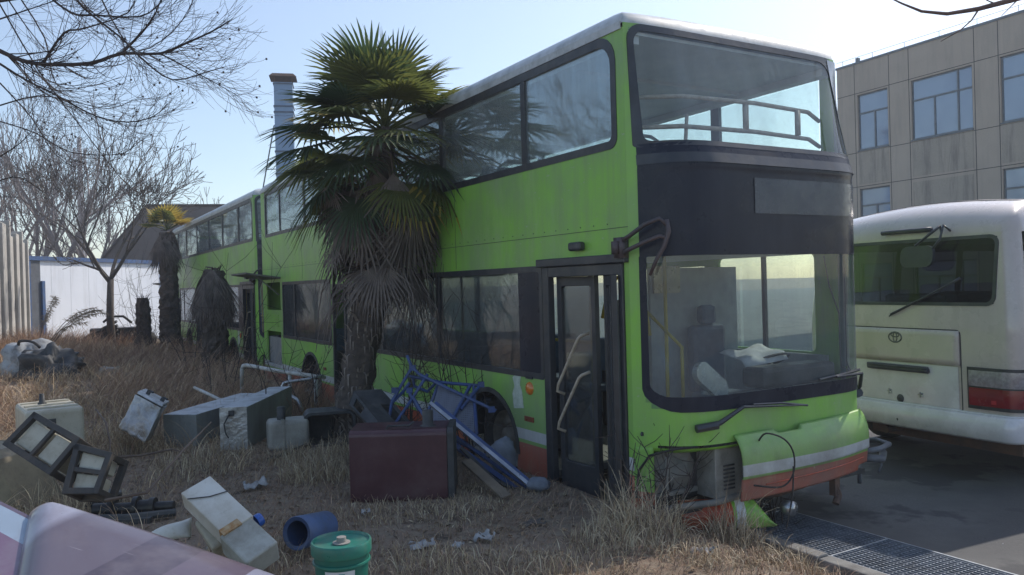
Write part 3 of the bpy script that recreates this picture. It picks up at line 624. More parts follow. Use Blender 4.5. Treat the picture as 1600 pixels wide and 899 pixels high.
# ================================================================ LOOSE BUMPER PIECE
q=MB()
def lb(u,v): return Vector((-.36+.80*u, -.06*math.sin(PI*u)-.05*math.sin(PI*v), .24*v*(1-.0*u)- .0))
q.grid(lambda u,v:Vector((lb(u,v).x, lb(u,v).y, lb(u,v).z*(1-max(0,(u-.76)/.24)*.9))),40,10)
MT['lbp']=None
m,t,b=nodes('loose_bumper_paint'); tc=t.nodes.new('ShaderNodeTexCoord'); sp=t.nodes.new('ShaderNodeSeparateXYZ'); t.links.new(tc.outputs['Object'],sp.inputs[0])
mr=t.nodes.new('ShaderNodeMapRange'); mr.inputs[1].default_value=-.36; mr.inputs[2].default_value=.46; t.links.new(sp.outputs[0],mr.inputs[0])
cr=t.nodes.new('ShaderNodeValToRGB'); cr.color_ramp.interpolation='CONSTANT'; e=cr.color_ramp.elements; e[0].color=(*ORANGE,1); e[1].position=.50; e[1].color=(*GREEN,1)
for ps,c in ((.535,WHITE),(.63,GREEN)): k=e.new(ps); k.color=(*c,1)
t.links.new(mr.outputs[0],cr.inputs[0]); t.links.new(mixc(t,ramp(t,nz(t,8,6,.7),.5,.75),cr.outputs[0],(.17,.15,.1)),b.inputs['Base Color']); b.inputs['Roughness'].default_value=.4
o=q.build('loose_bumper_piece',m,smooth=True,solid=.015); o.location=G(1130,828,-.22); o.rotation_euler=(R(-14),R(2),R(12)); tag(o,'torn off orange, white and green bumper piece lying on the ground','bumper')
# ================================================================ MINIBUS
A2=R(25.6); M0=Vector((4.74,7.5,-.33))
MT['cream']=mat('cream_paint',(.52,.445,.41),(.46,.395,.365),rough=.28,scale=2,dirt=(.33,.30,.23),dirt_amt=.35,streak=True,coat=.6)
MT['vanwhite']=mat('white_van_paint',(.66,.63,.65),(.58,.555,.57),rough=.25,scale=2,dirt=(.33,.31,.27),dirt_amt=.3,coat=.6)
mb=empty('minibus',M0,A2,'cream minibus seen from behind with red tail lamp, parked beside the bus','minibus')
# local: x forward (length), y across to the left (0 near corner .. 2.03), z up
MW=2.60; ML=6.2
def section(z):
    """inset of the rear face and the sides with height"""
    if z<1.5: rx=.0+.02*max(0,(1.5-z))
    else: rx=.0+.10*((z-1.5)/.95)**1.3
    ins=.0 if z<1.3 else .10*((z-1.3)/1.2)**1.6
    return rx,ins
def vb(ang,z):
    """closed plan outline as rounded rectangle, ang 0..1 runs round the body; returns a point"""
    rx,ins=section(min(z,2.45)); x0=rx; y0=ins; y1=MW-ins; x1=ML; r=.13
    pts=[]
    return x0,y0,y1,x1,r
def outline(z,k=8):
    x0,y0,y1,x1,r=vb(0,z); pts=[]
    # start mid-rear, go to near corner (y0), along the near side, round the front and back
    def crn(cx,cy,a0):
        for i in range(k+1): a=R(a0+90*i/k); pts.append(Vector((cx+r*math.cos(a),cy+r*math.sin(a),z)))
    crn(x1-r,y0+r,-90); crn(x1-r,y1-r,0); crn(x0+r,y1-r,90); crn(x0+r,y0+r,180)
    # bow the rear face outwards a little
    return [Vector((p.x-.045*math.sin(PI*min(1,max(0,(p.y-y0)/(y1-y0))))*(1 if p.x<x0+r+.01 else 0),p.y,p.z)) for p in pts]
body=MB()
zs=[.62,.70,.9,1.1,1.3,1.5]
def loft(mb_,zs,dome=False,m=0):
    rings=[outline(z) for z in zs]; n=len(rings[0]); vs=[p for r_ in rings for p in r_]
    fs=[(j*n+i,j*n+(i+1)%n,(j+1)*n+(i+1)%n,(j+1)*n+i) for j in range(len(zs)-1) for i in range(n)]
    mb_.add(vs,fs,m)
# rear face openings are covered by separate window parts set proud of a dark recess: cut by building the shell in patches
def rearpt(y,z,off=0):
    x0,y0,y1,x1,r=vb(0,z); q=min(1,max(0,(y-y0)/(y1-y0))); x=x0-.045*math.sin(PI*q)
    d=min(y-y0,y1-y)
    if d<r: x+=r-math.sqrt(max(0,r*r-(r-max(0,d))**2))
    return Vector((x-off,y,z))
def sidept(x,z,off=0):
    x0,y0,y1,x1,r=vb(0,z); return Vector((x,y0-off,z))
def ins2(s,z,a0,b0,a1,b1,r):
    if not(a0<s<a1 and b0<z<b1): return False
    cx=min(max(s,a0+r),a1-r); cz=min(max(z,b0+r),b1-r); return (s-cx)**2+(z-cz)**2<r*r
def rpatch(name,a0,b0,a1,b1,r,off,m,parent=mb,nu=44,nv=24,solid=0,hole=None):
    b=MB(); b.grid(lambda u,v:rearpt(a0+(a1-a0)*u,b0+(b1-b0)*v,off),nu,nv,lambda u,v:(r==0 or ins2(a0+(a1-a0)*u,b0+(b1-b0)*v,a0-.001,b0-.001,a1+.001,b1+.001,r)) and not(hole and ins2(a0+(a1-a0)*u,b0+(b1-b0)*v,*hole)))
    return b.build(name,m,parent,smooth=True,solid=solid)
WIN=(.22,1.74,2.38,2.44,.09)
def rring(name,o5,i5,off,m,th=.01,parent=mb):
    def rr(a0,b0,a1,b1,r,k=12):
        base=rrect(a0,b0,a1,b1,r,5); out_=[]; n_=len(base)
        for i in range(n_):
            p=base[i]; q=base[(i+1)%n_]; out_.append(p)
            if i%6==5:
                for j in range(1,k): out_.append((p[0]+(q[0]-p[0])*j/k,p[1]+(q[1]-p[1])*j/k))
        return out_
    A=rr(*o5); Bq=rr(*i5); n=len(A); b=MB()
    vs=[rearpt(a,z,off) for a,z in A]+[rearpt(a,z,off) for a,z in Bq]+[rearpt(a,z,off-th) for a,z in A]+[rearpt(a,z,off-th) for a,z in Bq]
    fs=[]
    for i in range(n):
        j=(i+1)%n; fs+=[(i,j,j+n,i+n),(i,i+2*n,j+2*n,j),(i+n,j+n,j+3*n,i+3*n)]
    b.add(vs,fs); return b.build(name,m,parent)
# rear shell with window hole, dense grid for a clean edge under the seal
y0b,y1b=.0,MW
b=MB()
NZ=90; NY=90
def rs(u,v):
    z=.44+(2.46-.44)*v; x0,yy0,yy1,x1,r=vb(0,z)
    # dense sampling towards the corners
    uu=.5-.5*math.cos(PI*u); y=yy0+(yy1-yy0)*uu
    return rearpt(y,z,0)
b.grid(rs,NY,NZ,lambda u,v: not ins2((vb(0,.44+2.02*v)[1]+(vb(0,.44+2.02*v)[2]-vb(0,.44+2.02*v)[1])*(.5-.5*math.cos(PI*u))),.44+2.02*v,.235,1.755,2.365,2.425,.08))
b.build('rear_body','cream',mb,smooth=True)
# near side with window openings
b=MB()
SWs=[(.42,1.72,1.55,2.36,.07),(1.62,1.72,2.75,2.36,.07),(2.82,1.72,3.95,2.36,.07),(4.02,1.72,5.1,2.36,.07)]
b.grid(lambda u,v:sidept(.20+(ML-.2)*u+section(min(2.46,.44+2.02*v))[0]*(1-u),.44+2.02*v),170,60,lambda u,v: not any(ins2(.2+(ML-.2)*u,.44+2.02*v,*s_) for s_ in SWs) and not any((.2+(ML-.2)*u-xc)**2+(.44+2.02*v-.42)**2<.46**2 for xc in (1.2,5.0)))
b.build('side_body','cream',mb,smooth=True)
b=MB()
b.grid(lambda u,v:(lambda p:Vector((p.x,MW-p.y,p.z)))(sidept(.20+(ML-.2)*u,.44+2.02*v)),100,40,lambda u,v: not any(ins2(.2+(ML-.2)*u,.44+2.02*v,*s_) for s_ in SWs))
b.grid(lambda u,v:Vector((ML,MW*u,.44+2.02*v)),4,4); b.build('side_body','cream',mb,smooth=True)
b=MB()
for (a0,c0,a1,c1,r) in SWs: b.plate(rrect(a0-.02,c0-.02,a1+.02,c1+.02,r),[rrect(a0+.03,c0+.03,a1-.03,c1-.03,r-.02)],lambda x,z,t:sidept(x,z,.008-t),.02)
b.build('side_window_frame','black',mb)
for (a0,c0,a1,c1,r) in SWs:
    b=MB(); b.grid(lambda u,v:sidept(a0+(a1-a0)*u,c0+(c1-c0)*v,-.006),4,8); b.build('side_window','glass_van',mb)
# roof: rounded in both directions
def vroof(u,v):
    x0,yy0,yy1,x1,r=vb(0,2.45); y=yy0+(yy1-yy0)*v; xr=rearpt(y,2.45).x; x=xr+(x1-xr)*u
    dv=min(y-yy0,yy1-y); a=math.sqrt(max(0,1-(1-min(1,dv/.30))**2)); du=x-xr; c=math.sqrt(max(0,1-(1-min(1,du/.75))**2))
    return Vector((x,y,2.455+.32*min(a,c)**1.0+.09*a*c*math.sin(PI*v)))
us_=[0,.002,.006,.012,.02,.03,.045,.06,.08,.11,.15,.25,.4,.6,.8,1]; vz=[0,.003,.01,.02,.035,.055,.08,.11,.15,.2,.3,.4,.5,.6,.7,.8,.85,.89,.92,.945,.965,.98,.99,.997,1]
b=MB(); b.add([vroof(u,v) for v in vz for u in us_],[(j*len(us_)+i,j*len(us_)+i+1,(j+1)*len(us_)+i+1,(j+1)*len(us_)+i) for j in range(len(vz)-1) for i in range(len(us_)-1)])
b.build('roof','cream',mb,smooth=True)
sm=MB(); sm.tube([vroof(.085,v)+Vector((0,0,.001)) for v in vz],.004,5); sm.build('roof_seam','dark',mb)
rring('window_seal',WIN,(.255,1.775,2.345,2.405,.065),.008,'black')
rpatch('rear_window',.24,1.76,2.36,2.42,0,.002,'glass_van')
rring('hatch_gap',(.565,.655,2.04,1.50,.05),(.575,.665,2.03,1.49,.045),.003,'dark',.004)
rpatch('hatch_panel',.577,1.135,2.028,1.488,0,.007,'cream',nu=20,nv=6,solid=.01)
rpatch('number_plate_recess',.60,.70,2.0,1.125,0,.006,'vanwhite',nu=20,nv=6)
rpatch('recess_rim',.58,.668,2.025,.70,0,.018,'vanwhite',nu=20,nv=2,solid=.01)
b=MB()
pts=[rearpt(.91+.74*i/10,1.06,.03) for i in range(11)]; b.tube(pts,.028,8); b.tube([p+Vector((-.01,0,.025)) for p in pts],.02,8); b.build('hatch_handle','black',mb,smooth=True)
b=MB(); 
for y in (1.02,1.40): 
    for k in range(5): a=2*PI*k/5; b.tube([rearpt(y,.80,.012),rearpt(y+.03*math.cos(a),.80+.03*math.sin(a),.014)],.007,5)
b.build('plate_bracket','steel',mb)
b=MB(); b.lathe([(0,.02),(.03,.018),(.045,0)],16,Matrix.Translation(rearpt(1.27,.735,.008))@Matrix.Rotation(R(-90),4,'Y')); b.lathe([(0,.01),(.028,0)],14,Matrix.Translation(rearpt(1.24,.53,.10))@Matrix.Rotation(R(-90),4,'Y')); b.build('lock','dark',mb,smooth=True)
# bumper
def bump_pt(u,v):
    th=u; y=MW*u; zc=.44+.24*v; base=rearpt(min(MW-.001,max(.001,y)),.9,0)
    bul=.07*math.sin(PI*(.15+.7*v))
    return Vector((base.x-bul-.02,y,zc))
b=MB(); b.grid(lambda u,v:bump_pt(.5-.5*math.cos(PI*u),v),50,10); 
b.grid(lambda u,v:Vector((.12+1.0*u if True else 0,-.03-.02*math.sin(PI*v),.44+.24*v)),10,8)
b.grid(lambda u,v:(lambda p:Vector((p.x+.14*v,p.y,.681)))(bump_pt(.5-.5*math.cos(PI*u),1)),50,2)
b.build('rear_bumper','vanwhite',mb,smooth=True,solid=.012)
# lamps: one on each side, wrapping the corner
for sgn in (0,1):
    def cp(u,z,off):
        # u 0..1 : from the side of the body round the corner on to the rear face
        r=.17
        if u<.30: p=Vector((.13+(.3-u)*.8,.02,z)) ; n=Vector((0,-1,0))
        elif u<.5: a=(u-.30)/.2*PI/2; p=Vector((.135-.125*math.sin(a),.135-.115*math.cos(a),z)); n=Vector((-math.sin(a),-math.cos(a),0))
        else: p=rearpt(.135+(u-.5)/.5*.365,z,0); n=Vector((-1,0,0))
        p=p+n*off
        if sgn: p.y=MW-p.y
        return p
    b=MB(); b.grid(lambda u,v:cp(.02+.98*u,.73+.41*v,.022),40,4); lh=b.build('tail_lamp','black',mb,smooth=True)
    b=MB(); b.grid(lambda u,v:cp(.06+.91*u,.765+.175*v,.034+.004*math.sin(PI*v)),40,5); b.build('red_lens','redlens',lh,smooth=True)
    b=MB(); b.grid(lambda u,v:cp(.06+.91*u,.955+.155*v,.034+.004*math.sin(PI*v)),40,5); b.build('clear_lens',MT.setdefault('clearlens',mat('smoky_lens',(.22,.19,.20),(.32,.29,.30),rough=.15,scale=30,coat=.8)),lh,smooth=True)
    b=MB(); b.grid(lambda u,v:cp(.60+.07*u,.79+.04*v,.040),3,3); b.build('reflector',MT.setdefault('refl',mat('bright_red_reflector',(.45,.02,.03),rough=.3)),lh)
# high stop lamp, mirror and wiper
b=MB(); b.tube([rearpt(.90+.6*i/8,2.53,.03) for i in range(9)],.026,8); b.build('high_stop_lamp','black',mb,smooth=True)
b=MB(); b.tube([rearpt(.80,2.50,.02),rearpt(.74,2.55,.12),rearpt(.82,2.48,.16),rearpt(.98,2.36,.17)],.014,6); b.tube([rearpt(.70,2.50,.02),rearpt(.72,2.56,.10),rearpt(.72,2.42,.15),rearpt(.80,2.30,.17)],.012,6)
am=b.build('parking_mirror','black',mb,smooth=True)
b=MB(); b.plate(rrect(.76,2.14,1.13,2.36,.08),[],lambda y,z,t:rearpt(y,z,.15+t),.04); b.build('mirror_glass',mat('mirror_back',(.035,.04,.045),rough=.4),am,bevel=.012)
b=MB(); b.tube([rearpt(.57,2.02,.02),rearpt(.62,1.98,.05),rearpt(.95,1.82,.045),rearpt(1.34,1.64,.03)],[.018,.014,.010,.014],6); b.tube([rearpt(1.36,1.62,.03),rearpt(.99,1.80,.025)],.008,5); b.build('wiper','black',mb,smooth=True)
# badge: three interlocked rings
b=MB()
def ell(cy,cz,ry,rz,r=.006): b.tube([rearpt(cy+ry*math.cos(2*PI*k/24),cz+rz*math.sin(2*PI*k/24),.015) for k in range(25)],r,5,cap=False)
ell(1.30,1.395,.080,.054,.010); ell(1.30,1.395,.024,.050,.008); ell(1.30,1.420,.050,.022,.008); b.build('badge',mat('tarnished_chrome',(.13,.13,.13),rough=.3,metal=.7),mb,smooth=True)
# interior, underside, wheels
b=MB(); b.box((.15,.08,.46),(ML-.1,MW-.08,.62)); b.build('floor','dark',mb)
b=MB(); b.grid(lambda u,v:Vector((.3+(ML-.4)*u,.12+(MW-.24)*v,2.46)),2,2); b.build('headlining','intl',mb)
for i in range(4):
    for y in (.15,1.15):
        b=MB(); b.box((.5+i*.95,y,1.0),(1.0+i*.95,y+.75,1.15)); b.box((.5+i*.95,y,1.1),(.62+i*.95,y+.75,1.85)); b.build('passenger_seat','seat',mb,bevel=.05)
for x in (1.2,5.0):
    for y in (.16,MW-.16):
        mx=Matrix.Translation((x,y,.37))@Matrix.Rotation(R(90)*(1 if y<1 else -1),4,'X')
        tb=MB(); tb.lathe([(.2,.09),(.25,.11),(.33,.11),(.37,.08),(.37,-.08),(.33,-.11),(.2,-.09)],30,mx); wh=tb.build('wheel','rubber',mb,smooth=True)
        rb=MB(); rb.lathe([(.21,.09),(.19,.07),(.15,.03),(.06,.06),(0,.07)],20,mx); rb.build('rim','rim',wh,smooth=True)
b=MB(); b.box((.25,.15,.27),(4.4,1.88,.46)); b.tube([(.0,1.5,.36),(1.8,1.5,.36)],.04,8); b.build('underbody','rust',mb)
# ================================================================ OFFICE BUILDING
A3=R(26.4); D0=Vector((15.7,25.7,-.33))
MT['stone']=mat('beige_cladding',(.50,.41,.33),(.44,.36,.29),rough=.85,scale=.7,dirt=(.30,.255,.215),dirt_amt=.5,streak=True)
MT['stone_dk']=mat('weathered_cladding',(.46,.385,.31),(.37,.315,.26),rough=.85,scale=.7,dirt=(.15,.13,.115),dirt_amt=.8,streak=True)
MT['alu']=mat('window_aluminium',(.16,.18,.2),rough=.4,metal=.4)
def office_glass():
    m,t,b=nodes('office_window_glass'); c=mixc(t,ramp(t,nz(t,.6,2),.4,.6),(.12,.19,.30),(.16,.24,.35)); t.links.new(c,b.inputs['Base Color']); b.inputs['Roughness'].default_value=.06; b.inputs['IOR'].default_value=1.9; b.inputs['Specular IOR Level'].default_value=.8; bump(t,b,nz(t,.5,2),.05,.02); return m
MT['oglass']=office_glass()
ob=empty('office_building',D0,A3,'beige three storey office block with strip windows behind the minibus','building')
# local: y along the facade (positive away), x into the building
HT=10.1
wins=[]
for z0,z1 in ((6.8,8.9),(3.45,5.33),(.9,2.5)):
    for a,c,div in ((4.0,5.33,2),(.78,3.05,3),(-2.4,-.15,3),(-4.7,-3.3,2)):
        if z0==3.45 and a==.78: continue
        wins.append((a,z0,c,z1,div))
b=MB(); b.plate([(-8,0),(6.26,0),(6.26,HT),(-8,HT)],[[(w_[0],w_[1]),(w_[2],w_[1]),(w_[2],w_[3]),(w_[0],w_[3])] for w_ in wins],lambda y,z,t:Vector((t,y,z)),.22)
b.box((.22,-8,0),(12,-7.8,HT)); b.box((.22,6.06,0),(12,6.26,HT)); b.box((11.8,-7.79,0),(12,6.05,HT)); b.build('wall','stone',ob)
b=MB(); b.box((.21,-7.8,HT-.4),(11.8,6.06,HT-.2)); 
for z in (3.1,6.4): b.box((.23,-7.8,z-.15),(11.8,6.06,z))
b.box((5.5,-7.8,0.01),(5.6,6.05,9.6)); b.build('floor_slab','int',ob)
b=MB(); b.box((-.03,-8.03,HT-.02),(.30,6.30,HT+.06)); 
b.build('coping','alu',ob)
b=MB()
for y in [ -7.5+ i*1.35 for i in range(11)]: b.tube([(.05,y,HT+.05),(.05,y,HT+.26)],.010,5)
b.tube([(.05,-8,HT+.26),(.05,6.3,HT+.26)],.008,5); b.box((.0,5.25,HT+.06),(.12,5.37,HT+.22)); b.build('lightning_rail','alu',ob)
# darker panels below windows and joints between panels
b=MB()
for a,c in ((.78,3.05),(-2.4,-.15),(4.0,5.33)):
    b.box((-.006,a,5.5),(.0-.001,c,6.72))
b.box((-.008,.80,3.45),(-.001,3.03,5.30)); b.build('spandrel_panel','stone_dk',ob)
b=MB()
for y in (5.44,3.93,3.12,.70,-.10,-2.46,-3.22,-4.78): b.box((-.004,y-.012,0),(-.0005,y+.012,HT-.03))
for z in (8.97,6.72,5.42,3.3): 
    b.box((-.005,-8,z-.011),(-.0008,6.26,z+.011))
b.build('panel_joint','dark',ob)
for a,z0,c,z1,div in wins:
    f_=MB(); f_.plate([(a,z0),(c,z0),(c,z1),(a,z1)],[[(a+.05,z0+.05),(c-.05,z0+.05),(c-.05,z1-.05),(a+.05,z1-.05)]],lambda y,z,t:Vector((.06+t,y,z)),.06)
    zt=z0+(z1-z0)*.66 
    f_.box((.055,a+.051,zt-.03),(.115,c-.051,zt+.03)); 
    ws=c-a
    if div==3:
        f_.box((.052,a+ws*.24-.03,z0+.051),(.118,a+ws*.24+.03,z1-.051)); f_.box((.058,a+ws*.62-.03,z0+.052),(.112,a+ws*.62+.03,zt-.031))
    else: f_.box((.052,a+ws*.46-.03,z0+.051),(.118,a+ws*.46+.03,zt-.031))
    f_.box((-.03,a-.02,z0-.05),(.05,c+.02,z0-.002))
    wo=f_.build('window','alu',ob)
    pn=MB(); pn.box((.085,a+.04,z0+.04),(.09,c-.04,z1-.04)); pn.build('pane','oglass',wo)
    bl_=MB(); bl_.box((.12,a+.06,z1-.45),(.125,c-.06,z1-.06)); bl_.build('blind',MT.setdefault('blind',mat('pale_blind',(.5,.52,.52),rough=.9)),wo)
# ================================================================ GABLE SHED
MT['shed']=mat('shed_cladding',(.165,.14,.13),(.13,.11,.10),rough=.7,scale=.5,dirt=(.10,.085,.08),streak=True)
d=46
e1=P(172,392,d); e2=P(230,322,d); e3=P(345,327,d-2); e4=P(400,400,d-2)
sh=empty('gable_shed',(e2.x,d,0),0,'brown metal gabled shed roof behind the white wall','shed')
def L(p): return Vector((p.x-e2.x,p.y-d,p.z))
xl=e1.x-e2.x; zr=e2.z; ze=e1.z; xr=(e3.x-e2.x)
b=MB(); vs=[(xl-2.2,0,-.2),(9.5,0,-.2),(9.5,0,zr-.25),(0,0,zr),(xl,0,ze),(xl-2.2,0,ze-2.3)]
vs2=[(x,14,z) for x,y,z in vs]; b.add(vs+vs2,[(0,1,2,3,4,5),(11,10,9,8,7,6)]+[(i,(i+1)%6,(i+1)%6+6,i+6) for i in range(6)]); 
b.build('wall','shed',sh)
b=MB(); b.tube([(xl-2.25,-.05,ze-2.35),(xl,-.05,ze+.02),(0,-.05,zr+.03),(9.5,-.05,zr-.22)],.07,5); b.build('roof_edge',mat('dark_flashing',(.08,.06,.05)),sh)
# ================================================================ FAR WHITE WALL WITH BLUE EDGE
wl=P(47,402,30); wr=P(250,410,37.5)
MT['wallw']=mat('white_sheet_wall',(.74,.77,.83),(.68,.71,.77),rough=.55,scale=.5,dirt=(.30,.30,.30),dirt_amt=.3,streak=True)
MT['blue']=mat('blue_steel_frame',(.035,.10,.26),(.03,.07,.17),rough=.5,dirt=(.1,.1,.1))
dv=Vector((wr.x-wl.x,wr.y-wl.y,0)); Lw=dv.length; an=math.atan2(dv.y,dv.x)
ww=empty('sheet_wall',(wl.x,wl.y,-.1),an,'long white sheet wall with blue top rail across the end of the yard','wall')
Hw=wl.z+.1; slope=(wr.z-wl.z)/Lw
b=MB(); b.box((0,0,-.2),(Lw,.06,Hw-.05)); b.build('wall_sheet','wallw',ww)
b=MB()
for i in range(0,int(Lw*2)): b.box((i*1.0,-.003,-.1),(i*1.0+.006,.0,Hw-.12))
b.build('sheet_joint',mat('joint_grey',(.50,.53,.58)),ww)  # joint lines a little darker than the sheets
b=MB(); b.box((-.25,-.12,Hw-.12),(Lw+.5,.12,Hw+.04)); b.box((.42,-.12,-.2),(.56,-.02,Hw-.9)); b.box((-.25,-.10,-.2),(-.1,.1,Hw-.125)); b.box((Lw+.02,-.1,-.2),(Lw+.12,.1,Hw-.12)); b.build('blue_frame','blue',ww)
b=MB(); b.box((-.1,-.04,-.2),(.42,-.005,Hw-.13)); b.build('grey_door_leaf',mat('grey_door',(.10,.11,.13)),ww)
# grey side sheet at right end of wall, next to the palm
b=MB(); b.box((Lw+.13,.0,-.2),(Lw+2.4,.06,Hw-.13)); b.build('grey_sheet',mat('grey_sheet_metal',(.13,.14,.16),rough=.6,streak=True,dirt=(.08,.08,.08)),ww)
# ================================================================ CONCRETE FENCE SLABS AT LEFT
MT['slab']=mat('pale_concrete',(.46,.44,.40),(.34,.32,.30),rough=.9,scale=2,dirt=(.2,.18,.15),streak=True,bmp=.3,bscale=20)
n_sl=7
pa=Vector((-13.9,20.6,0)); pb=Vector((-17.9,29.4,0)); dd=(pb-pa).normalized()
for i in range(-3,n_sl):
    p=pa+(pb-pa)*(i+.1)/n_sl; hh=4.0-.06*i+.12*math.sin(i*2.7)
    s_=MB(); an2=math.atan2(dd.y,dd.x)
    s_.box((.0,-.07,-.3),(1.02,.07,hh)); 
    so2=empty('fence_slab',(p.x,p.y,terrain(p.x,p.y)),an2,None,'fence panel','pale concrete fence slabs along the left edge')
    so2['label']='tall pale concrete fence slab in the row along the left edge'
    s_.build('panel','slab',so2,bevel=.02)
    s_=MB(); s_.box((1.04,-.16,-.3),(1.26,.16,hh+.12)); s_.build('post','slab',so2,bevel=.02)
# ================================================================ CHIMNEY
ch=P(446,235,34); hb_=P(446,132,34).z
cm=empty('chimney_stack',(ch.x,ch.y,0),R(12),'square blue grey metal chimney duct with brown cap and ladder','chimney')
b=MB(); b.box((-.38,-.38,-.3),(.38,.38,hb_)); b.build('duct',mat('blue_grey_sheet',(.22,.32,.46),(.18,.27,.40),rough=.45,metal=.2,scale=1.5),cm)
MT['flange']=mat('flange_dark',(.10,.14,.2))
for z in [hb_-.06-.95*i for i in range(9)]+[hb_-1.25]:
    b=MB(); b.box((-.41,-.41,z-.03),(.41,.41,z+.03)); b.build('flange','flange',cm)
b=MB(); b.add([(-.55,-.55,hb_+.22),(.55,-.55,hb_+.22),(.55,.55,hb_+.22),(-.55,.55,hb_+.22),(-.42,-.42,hb_+.36),(.42,-.42,hb_+.36),(.42,.42,hb_+.36),(-.42,.42,hb_+.36)],[(0,3,2,1),(4,5,6,7),(0,1,5,4),(1,2,6,5),(2,3,7,6),(3,0,4,7)])
for x in (-.36,.36):
    for y in (-.36,.36): b.tube([(x,y,hb_),(x,y,hb_+.23)],.02)
b.build('cap','rust',cm)
b=MB()
l0=Vector((-.42,-.2,hb_-1.8)); l1_=Vector((-1.15,-.2,hb_-5.5))
b.tube([l0,l1_+(l1_-l0)*.9],.03); 
for k in range(7): q=l0+(l1_-l0)*(k/4); b.tube([q,Vector((-.38,-.2,q.z+.02))],.02)
b.build('brace_ladder','alu',cm)
# ================================================================ ANTENNA MAST
am_=P(131,470,150); zt=P(131,215,150).z
ma=empty('antenna_mast',(am_.x,am_.y,0),0,'distant phone mast with clustered antennas behind the bare trees','mast')
b=MB(); b.tube([(0,0,0),(0,0,zt)],[.9,.35],8); b.build('pole',mat('mast_grey',(.22,.2,.2)),ma)
b=MB()
for z in (zt-3,zt-5.2):
    for k in range(6): a=k*PI/3; b.box((math.cos(a)*1.0-.18,math.sin(a)*1.0-.18,z-.9),(math.cos(a)*1.0+.18,math.sin(a)*1.0+.18,z+.9)); b.tube([(0,0,z),(math.cos(a),math.sin(a),z)],.08,4)
b.build('antenna',mat('antenna_grey',(.2,.19,.2)),ma)
# ================================================================ JUNK ON THE GROUND
def frame_of(o,ex,ey=None,ez=None):
    """matrix with x along ex and z as near ez as possible"""
    x=Vector(ex).normalized(); z=Vector(ez or (0,0,1)); z=(z-x*z.dot(x)).normalized(); y=z.cross(x)
    m=Matrix((x,y,z)).transposed().to_4x4(); m.translation=o; return m
def gp(px,py,dz=0): p=gz(px,py); return Vector((p.x,p.y,terrain(p.x,p.y)+dz))
MT['maroon']=mat('maroon_paint',(.060,.020,.026),(.085,.032,.038),rough=.42,scale=3,dirt=(.11,.075,.07),dirt_amt=.5,coat=.15,bmp=.05)
MT['creamtank']=mat('cream_plastic',(.50,.46,.36),(.40,.36,.27),rough=.5,scale=4,dirt=(.19,.15,.10),dirt_amt=.6)
MT['whitetank']=mat('white_plastic',(.60,.59,.54),(.50,.48,.42),rough=.5,scale=4,dirt=(.28,.22,.14),dirt_amt=.5)
MT['greytank']=mat('grey_plastic',(.38,.36,.31),(.26,.245,.21),rough=.6,scale=4,dirt=(.13,.11,.085),dirt_amt=.6)
MT['duct']=mat('grey_green_sheet',(.32,.33,.31),(.23,.24,.23),rough=.5,scale=2,metal=.2,dirt=(.12,.10,.08),streak=True)
MT['ducttop']=mat('pale_sheet_top',(.55,.56,.58),(.42,.43,.45),rough=.6,dirt=(.18,.15,.12))  # paler grey for the upper faces of the ducts and the box lid
def foil():
    m,t,b=nodes('crumpled_foil'); c=mixc(t,ramp(t,nz(t,5,6,.7),.4,.7),(.52,.51,.49),(.25,.23,.20)); t.links.new(c,b.inputs['Base Color']); b.inputs['Metallic'].default_value=.65; b.inputs['Roughness'].default_value=.38; bump(t,b,nz(t,12,5,.6),.8,.03); return m
MT['foil']=foil()
MT['bluep']=mat('blue_frame_paint',(.035,.075,.22),(.03,.05,.12),rough=.45,scale=9,dirt=(.12,.11,.12),dirt_amt=.5)
MT['bluedull']=mat('dull_blue_plastic',(.075,.125,.26),(.06,.10,.19),rough=.5,dirt=(.12,.11,.1))
MT['wood']=mat('weathered_board',(.22,.17,.12),(.14,.11,.085),rough=.85,scale=5,bmp=.3)
# ---- maroon tank
p=gp(548,786); q=gp(707,781)
an=math.atan2(q.y-p.y,q.x-p.x); Lx=(q-p).length
mt=empty('fuel_tank',(p.x,p.y,min(p.z,q.z)-.02),an,'big maroon metal tank with black end and filler neck, standing before the blue seat frames','tank')
b=MB(); b.plate(rrect(0,.0,.46,.60,.05,4),[],lambda a,z,t:Vector((t,a,z)),Lx-.035); b.build('body','maroon',mt,bevel=.006)
b=MB(); b.plate(rrect(-.008,-.008,.468,.608,.05,4),[],lambda a,z,t:Vector((Lx-.03+t,a,z)),.05); b.build('end_cap','dark',mt,bevel=.01)
b=MB(); b.lathe([(0,.13),(.04,.13),(.045,.12),(.045,.01),(.07,.0)],16,Matrix.Translation((Lx*.76,.17,.60))); b.build('filler_neck','dark',mt,smooth=True)
b=MB(); b.tube([(.30,.05,.603),(.31,.05,.625),(.46,.05,.628),(.48,.03,.625),(.52,.08,.65)],.009,6); b.build('handle','dark',mt)
# ---- black frame box resting behind the tank, tilted towards the palm
p=P(620,668,7.25)
bb=empty('black_frame_box',p,0,'black plastic housing with square openings tilted against the palm trunk','housing')
m0=frame_of(p,P(548,640,7.9)-P(620,668,7.25),ez=(.2,-.2,1)); bb.matrix_world=m0
b=MB(); 
ax=[(-.14,0),(.40,0),(.44,.30),(-.02,.34)]
b.plate([(-.18,-.02),(.36,-.14),(.56,.10),(.02,.30)],[[(-.06,.03),(.10,-.0),(.24,.14),(.03,.20)],[(.20,-.06),(.33,-.08),(.44,.05),(.33,.09)]],lambda a,c,t:Vector((a,-t,c)),.05)
b.plate([(-.18,-.02),(.36,-.14),(.56,.10),(.02,.30)],[[(-.06,.03),(.10,-.0),(.24,.14),(.03,.20)],[(.20,-.06),(.33,-.08),(.44,.05),(.33,.09)]],lambda a,c,t:Vector((a,-t-.30,c)),.03)
